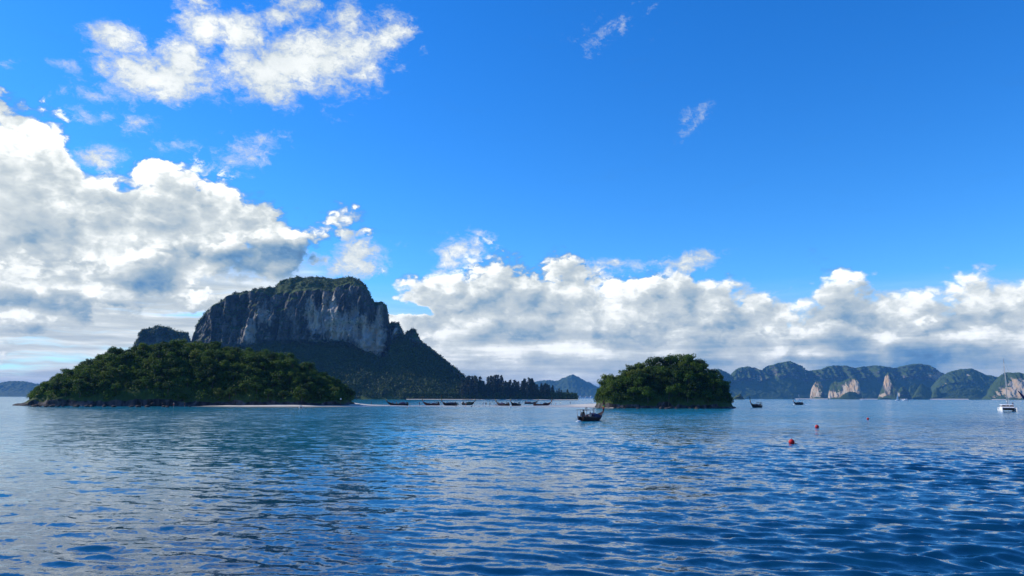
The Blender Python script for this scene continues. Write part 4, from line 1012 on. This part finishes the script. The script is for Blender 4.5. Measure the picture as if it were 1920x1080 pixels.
m, p = new_mat('foam')
P_set(p, Base_Color=(0.80, 0.82, 0.83), Roughness=0.8); M['foam'] = m
def foam(label, parts):
    b = MB()
    for k, (c, r) in enumerate(parts): b.ball(c, r, 9, 5, 0.25, k)
    o = b.build('foam', M['foam'], None, True); o['kind'] = 'stuff'; return o
c11 = Vector(b11.location)
foam('', [((c11.x - 3.2 + .5 * k, c11.y - 1.2 + 0.3 * k, 0.02), (0.55, 0.5, 0.30 - .02 * k)) for k in range(4)] + [((c11.x + 4.0 + 1.0 * k, c11.y + 1.2 + 0.5 * k, 0.0), (0.9, 0.8, 0.22 - .03 * k)) for k in range(6)])
cN = Vector(local(nb, -4.9, 0, 0))
foam('', [((cN.x - 0.10 * k, cN.y - 0.35 * k, 0.0), (0.30, 0.35, 0.16 - .02 * k)) for k in range(5)])

# small white motorboat among the longtails
mb = thing('motorboat', 'small white motorboat tied up beside a dark longtail on the sandbar', 'boat', at_px(934.5, 760.2), D2R(188))
b = MB(); n = 10; rings = []
for i in range(n):
    s = i / (n - 1); x = -1.9 + 3.8 * s; w = 0.78 * (1 - s ** 3) + 0.02; zs = 0.62 + 0.25 * s ** 2; zk = -0.2 + 0.35 * s ** 4
    rings.append([(x, w, zs), (x, w * .85, zs * .4), (x, 0, zk), (x, -w * .85, zs * .4), (x, -w, zs), (x, -w * .8, zs - .02), (x, 0, max(zk + .2, .2)), (x, w * .8, zs - .02)])
b.loft(rings, True, True); b.build('hull', M['hull_white'], mb)
b = MB(); b.box((-0.2, 0, 0.85), (0.5, 0.6, 0.6), taper=0.8); b.build('console', M['hull_white'], mb)
b = MB(); b.box((0.12, 0, 1.25), (0.03, 0.55, 0.35), tilt=-0.4); b.build('windscreen', M['canvas_dark'], mb)
b = MB(); b.box((-2.05, 0, 0.65), (0.3, 0.35, 0.7)); b.tube([(-2.1, 0, 0.3), (-2.15, 0, -0.4)], 0.09, 6); b.build('outboard_motor', M['engine'], mb)

# people on the sandbar and beach
def sand_z(P_):
    d = (SANDV[..., 0] - P_.x) ** 2 + (SANDV[..., 1] - P_.y) ** 2; k = np.unravel_index(np.argmin(d), d.shape); return float(SANDV[k][2])
def walker(label, x, y, rz, pose, sk, shorts, shirt, sink=0.0):
    q = sea_at(x, y); person(label, (q.x, q.y, max(sand_z(q), -0.45) - sink), rz, pose, sk, shorts, shirt)
walker('person standing alone in the shallows left of the second longtail', 786.5, 761.0, 1.0, 'stand', 'skin', 'navy', 'navy')
walker('person wading ahead of another, right of the rounded-cover longtail', 854.5, 762.6, -1.2, 'wade', 'skin', 'black', 'black')
walker('person standing just behind a wading companion, right of the rounded-cover longtail', 858.5, 761.6, 2.0, 'stand', 'skin', 'black', 'teal')
walker('person bending forward at the left of three people on the sandbar', 905.5, 761.4, 0.0, 'bend', 'skin', 'black', 'navy')
walker('person standing in the middle of three people on the sandbar', 911.0, 761.4, 1.5, 'walk', 'skin', 'navy', 'black')
walker('person standing upright at the right of three people on the sandbar', 918.6, 761.6, 0.6, 'stand', 'skin', 'black', 'black')
walker('person standing in front of the tall canopy longtail', 873.4, 761.8, 2.2, 'stand', 'skin', 'red', None)
walker('nearer of the strollers just right of the pale-shade longtail', 1034.0, 760.4, 0.2, 'walk', 'skin', 'black', 'white')
walker('second stroller out on the open sandbar, right of the boats', 1041.5, 760.0, 0.2, 'walk', 'skin_pale', 'navy', None)
walker('third stroller on the sandbar between the boats and the small islet', 1051.0, 760.2, 3.1, 'stand', 'skin', 'teal', 'white')
walker('lone person in dark clothes on the sandbar closest to the small islet', 1069.3, 760.0, 0.2, 'stand', 'skin', 'black', 'black')
walker('person walking in shallow water at the right tip of the white beach', 696.0, 760.4, 0.3, 'walk', 'skin', 'black', 'navy')
walker('pale-shirted person walking on the white beach near its left end', 418.5, 761.8, 0.2, 'walk', 'skin_pale', 'white', 'white')
walker('darker person beside the pale-shirted walker on the white beach', 422.0, 762.0, 0.4, 'walk', 'skin', 'black', 'teal')
walker('person standing at the water\'s edge below the pale trunk of the long islet', 325.5, 762.4, 1.4, 'stand', 'skin_pale', 'red', None)
walker('person with a dark top at the left end of the white beach by the rocks', 346.0, 762.4, 1.4, 'stand', 'skin', 'black', 'black')
sw = sea_at(763.3, 765.0); person('swimmer with only head and shoulders out of the water before the leftmost longtail', (sw.x, sw.y, -1.25), 1.0, 'stand', 'skin', 'navy', None)

# white inflatable close to the beach: an arched tube seen end on
q = sea_at(564.5, 766.2)
inf = thing('inflatable_boat', 'small white inflatable with upturned bow floating off the white beach', 'boat', (q.x, q.y, 0.0), D2R(-80))
b = MB(); b.tube([(-0.9, 0.55, 0.25), (0.3, 0.55, 0.30), (1.0, 0.35, 0.75), (1.25, 0.0, 1.25), (1.0, -0.35, 0.75), (0.3, -0.55, 0.30), (-0.9, -0.55, 0.25)], 0.20, 8); b.build('tube', M['hull_white'], inf, True)
b = MB(); b.box((-0.1, 0, 0.16), (1.7, 0.9, 0.08)); b.build('floor', M['canvas_pale'], inf)
b = MB(); b.box((-0.9, 0, 0.32), (0.06, 1.0, 0.4)); b.build('transom', M['wood'], inf)
# thin pale tree trunk and white sign at the beach
q = px_to_world(np.array([639.0]), np.array([748.0]), np.array([316.0]))[0]
sg = thing('sign', 'small white sign on a post under the trees at the right end of the beach', 'sign', (q[0], q[1], 0.8))
b = MB(); b.tube([(0, 0, -0.4), (0, 0, q[2] - 0.8 + 0.3)], 0.05, 6); b.build('post', M['wood'], sg)
b = MB(); b.box((0, -0.06, q[2] - 0.8), (0.55, 0.04, 0.65)); b.build('board', M['hull_white'], sg)

# ------------------------------------------------------------------ sailing catamaran
M['glass_dark'] = paint('glass_dark', (0.012, 0.014, 0.02), 0.12, 0.1)
M['gel'] = paint('gel', (0.78, 0.79, 0.80), 0.3, 0.06)
M['navy_cloth'] = paint('navy_cloth', (0.012, 0.022, 0.10), 0.9, 0.3)
M['alloy'] = paint('alloy', (0.45, 0.46, 0.48), 0.4, 0.2, 4, 0.8)
M['net'] = paint('net', (0.02, 0.022, 0.026), 0.9, 0.3)
q = sea_at(1890, 771.4)
HD = D2R(270 - 27)
ct = thing('catamaran', 'white sailing catamaran with dark windows and a tall bare mast, anchored', 'sailboat', (q.x, q.y, 0), HD)
for sgn in (1, -1):
    b = MB(); rings = []
    for i in range(14):
        s = i / 13; x = -4.9 + 9.8 * s; w = 0.52 * min(1, .75 + s) * (1 - s ** 5) + 0.04; zs = 1.20 + 0.12 * s if s > 0.12 else 0.55 + 5.4 * s
        y0 = sgn * 2.0
        rings.append([(x, y0 + w, zs), (x, y0 + w * 1.02, 0.35), (x, y0 + w * .5, -0.3), (x, y0, -0.4), (x, y0 - w * .5, -0.3), (x, y0 - w * 1.02, 0.35), (x, y0 - w, zs)])
    b.loft(rings, True, True); h = b.build('hull', M['gel'], ct)
    b = MB(); b.box((-1.0, sgn * 2.545, 0.80), (4.2, 0.03, 0.26)); b.build('hull_window', M['glass_dark'], h)
b = MB(); b.box((-1.4, 0, 1.02), (6.2, 3.4, 0.40)); b.build('bridge_deck', M['gel'], ct)
b = MB(); b.box((1.72, 0, 0.68), (0.10, 2.9, 0.50)); b.build('tunnel_shade', M['net'], ct)  # dark sheet across the tunnel between the hulls, standing in for its shade
b = MB(); b.box((3.2, 0, 1.16), (2.8, 2.9, 0.04)); b.build('trampoline', M['net'], ct)
b = MB(); b.tube([(4.55, -2.0, 1.22), (4.55, 2.0, 1.22)], 0.08, 7); b.build('cross_beam', M['alloy'], ct)
b = MB(); b.loft([[(x0, -y, z), (x1, -y * .9, z), (x1, y * .9, z), (x0, y, z)] for x0, x1, y, z in ((-3.2, 1.9, 1.9, 1.20), (-3.15, 1.6, 1.85, 1.55))], True, True); b.build('cabin', M['gel'], ct)
b = MB(); b.loft([[(x0, -y, z), (x1, -y * .9, z), (x1, y * .9, z), (x0, y, z)] for x0, x1, y, z in ((-2.0, 1.57, 1.82, 1.552), (-2.0, 0.9, 1.70, 2.05))], True, True); b.build('window_band', M['glass_dark'], ct)
for (x, y) in ((0.55, 1.74), (0.55, -1.74), (-0.9, 1.79), (-0.9, -1.79), (1.15, 0.5), (1.15, -0.5)):
    b = MB(); b.box((x, y, 1.8), (0.10, 0.10, 0.5), tilt=-0.5 if abs(y) < 1 else 0.0); b.build('window_post', M['gel'], ct)
b = MB(); b.loft([[(x0, -y, z), (x1, -y * .9, z), (x1, y * .9, z), (x0, y, z)] for x0, x1, y, z in ((-4.2, 1.15, 1.85, 2.052), (-4.2, 1.0, 1.8, 2.22), (-3.9, 0.6, 1.5, 2.28))], True, True); b.build('roof', M['gel'], ct)
for sgn in (1, -1):
    b = MB(); b.tube([(-4.0, sgn * 1.7, 1.2), (-4.0, sgn * 1.7, 2.06)], 0.05, 6); b.build('roof_post', M['alloy'], ct)
b = MB(); b.tube([(0.5, 0, 2.25), (0.5, 0, 17.4)], [0.13, 0.085], 8); mast = b.build('mast', M['alloy'], ct)
for z, wd in ((7.5, 0.9), (12.2, 0.7)):
    b = MB(); b.tube([(0.4, -wd, z), (0.5, 0, z), (0.4, wd, z)], 0.035, 5); b.build('spreader', M['alloy'], mast)
for a_, c_ in (((0.5, 0, 16.2), (4.5, 0, 1.3)), ((0.5, 0, 15.5), (-0.6, 2.3, 1.25)), ((0.5, 0, 15.5), (-0.6, -2.3, 1.25))):
    b = MB(); b.tube([a_, c_], 0.018 if c_[0] < 3 else 0.055, 5); b.build('stay', M['steel'] if c_[0] < 3 else M['canvas_pale'], ct)
b = MB(); b.tube([(0.4, 0, 3.0), (-4.0, 0.2, 3.15)], 0.09, 7); bm_ = b.build('boom', M['alloy'], ct)
b = MB(); b.tube([(0.2, 0, 3.2), (-2.0, 0.1, 3.28), (-3.9, 0.2, 3.3)], [0.15, 0.17, 0.1], 8); b.build('sail_cover', M['canvas_pale'], bm_)
# navy sail cloth hoisted aslant over the port quarter
def cw(right, up):    # catamaran local point from metres to the photo's right of the mast
    return Vector((-math.cos(D2R(63)) * right * 0.2, right / math.sin(D2R(63)) * 0.98, up))
T0, T1 = cw(3.0, 6.8), cw(5.2, 3.3)
b = MB(); R_ = []
for k in range(9):
    t = k / 8; c = T0.lerp(T1, t); wd = 0.12 + 0.75 * t ** 0.8; dz_ = 0.10 * math.sin(t * 9)
    R_.append([c + Vector((dz_, -wd * .55, -wd * .35)), c + Vector((0.16 + dz_, 0, 0)), c + Vector((dz_, wd * .5, wd * .30)), c + Vector((-0.10 + dz_, 0, 0.0))])
b.loft(R_, True, True); b.build('navy_sail', M['navy_cloth'], ct)
b = MB(); b.tube([(0.5, 0, 16.8), T0, T1, (-4.4, 2.2, 1.2)], 0.016, 4); b.build('halyard', M['steel'], ct)
for sgn in (1, -1):
    b = MB(); pts = [(-4.3, sgn * 2.35, 1.2), (-4.3, sgn * 2.35, 1.8), (4.3, sgn * 2.15, 1.92), (4.3, sgn * 2.15, 1.3)]
    b.tube(pts, 0.018, 4); b.build('guard_rail', M['steel'], ct)
person('person in navy standing at the aft port corner of the white catamaran', local(ct, -4.2, 2.0, 1.15), 0.4, 'stand', 'skin', 'black', 'navy')

# far white yachts
def yacht(label, x, y, L, mast, sail):
    q = sea_at(x, y); e = thing('sailing_yacht', label, 'sailboat', (q.x, q.y, 0), 0.15)
    b = MB(); R_ = []
    for i in range(8):
        s = i / 7; xx = -L / 2 + L * s; w = L * .14 * min(1, .7 + s) * (1 - s ** 3) + .05
        R_.append([(xx, w, L * .11), (xx, w * .7, 0), (xx, 0, -L * .05), (xx, -w * .7, 0), (xx, -w, L * .11)])
    b.loft(R_, True, True); b.build('hull', M['gel'], e)
    b = MB(); b.box((-L * .05, 0, L * .15), (L * .4, L * .16, L * .10), taper=.8); b.build('cabin', M['gel'], e)
    b = MB(); b.tube([(L * .05, 0, L * .1), (L * .05, 0, mast)], L * .012, 6); b.build('mast', M['gel'], e)
    if sail:
        b = MB(); b.loft([[(L * .03, -.05, L * .2), (L * .03, .05, L * .2)], [(-L * .18, .25 * L * .1, L * .25), (-L * .18, .25 * L * .1 + .1, L * .25)], [(-L * .36, .0, L * .2), (-L * .36, .1, L * .2)]])
        b.add([(L * .03, 0, L * .2), (-L * .36, .05, L * .2), (-L * .1, L * .05, mast * .55), (L * .03, 0, mast * .96)], [(0, 1, 2, 3), (3, 2, 1, 0)]); b.build('sail', M['gel'], e)
yacht('tiny white yacht with a bare mast before the far pale beach', 1498, 750.2, 13, 15, False)
yacht('tiny white yacht with its sail up beneath the narrow far pinnacle', 1684, 751.2, 13, 20, True)
yacht('long white motor yacht hull without sail near the far green hills', 1699, 751.0, 17, 5, False)
yacht('faint white yacht farthest along the far beach, under the pinnacle\'s foot', 1617, 750.4, 9, 10, False)

# ------------------------------------------------------------------ buoys
M['buoy'] = paint('buoy', (0.48, 0.016, 0.022), 0.45, 0.25, 2)
for k, (x, y, r, lab) in enumerate(((1484.5, 832.0, 0.26, 'round red mooring buoy, the closest of three and largest in view'), (1532, 802.5, 0.27, 'round red mooring buoy, the middle one of three in a receding row'), (1627.5, 786.6, 0.23, 'round red mooring buoy, the farthest and smallest of three'))):
    q = sea_at(x, y, 0.0)
    e = thing('buoy', lab, 'buoy', (q.x, q.y, r * 0.62), 0.4 * k, 'red mooring buoys')
    b = MB(); b.ball((0, 0, 0), (r, r, r * 0.95), 20, 12); b.build('float', M['buoy'], e, True)
    b = MB(); b.tube([(0, 0, r * 0.9), (0, 0, r * 1.12)], [0.06, 0.05], 8); b.tube([(-.05, 0, r * 1.12), (-.05, 0, r * 1.25), (.05, 0, r * 1.25), (.05, 0, r * 1.12)], 0.015, 6); b.build('ring', M['steel'], e)
    b = MB(); b.tube([(r * .7, 0.05, -r * .55), (r * 1.5, 0.2, -r * .60), (r * 2.6, 0.3, -r * .75)], 0.03, 6); b.build('rope', M['canvas_dark'], e)

# ------------------------------------------------------------------ the far resort at the foot of the cone hill
M['plaster'] = paint('plaster', (0.72, 0.70, 0.66), 0.8, 0.1)
M['roof_tile'] = paint('roof_tile', (0.30, 0.17, 0.12), 0.8, 0.3)
for k, (x, y, w, hh) in enumerate(((1083, 744.6, 30, 12), (1088, 742.6, 14, 16), (1093, 744.6, 34, 9), (1099, 743.4, 22, 8), (1103, 744.8, 40, 8), (1108, 742.6, 16, 8), (1111, 744.4, 26, 9))):
    q = px_to_world(np.array([float(x)]), np.array([float(y)]), np.array([8650.0]))[0]
    e = thing('house', 'tiny pale waterfront building below the blue cone-shaped hill', 'building', (q[0], q[1], max(1.0, q[2] - hh)), 0.05 * k, 'pale buildings below the cone hill')
    b = MB(); b.box((0, 0, hh / 2 - 10), (w, 14, hh + 20)); b.build('wall', M['plaster'], e)
    b = MB(); b.loft([[(-w * .54, -8, hh), (w * .54, -8, hh), (w * .54, 8, hh), (-w * .54, 8, hh)], [(-w * .4, -.3, hh + 4), (w * .4, -.3, hh + 4), (w * .4, .3, hh + 4), (-w * .4, .3, hh + 4)]], True, True); b.build('roof', M['roof_tile'], e)

# ------------------------------------------------------------------ the air between
bpy.context.view_layer.update()
zs_ = [(o.matrix_world @ Vector(c)).z for o in SC.objects if o.type == 'MESH' for c in (o.bound_box[0], o.bound_box[6])]
bot_, top_ = min(zs_) - 1.0, max(zs_) + 4.0
print('HAZE BOX', bot_, top_)
b = MB(); b.box((0, 0, (top_ + bot_) / 2), (50000, 50000, top_ - bot_))
m = bpy.data.materials.new('haze'); m.use_nodes = True; S.nt = m.node_tree; S.nt.nodes.clear()
pv = S.nt.nodes.new('ShaderNodeVolumePrincipled')
pv.inputs['Color'].default_value = (0.13, 0.44, 0.95, 1); pv.inputs['Density'].default_value = HAZE = 5.2e-5
pv.inputs['Anisotropy'].default_value = 0.0
om = S.nt.nodes.new('ShaderNodeOutputMaterial'); S.nt.links.new(pv.outputs[0], om.inputs['Volume'])
hz_ = b.build('haze', m); hz_['kind'] = 'stuff'
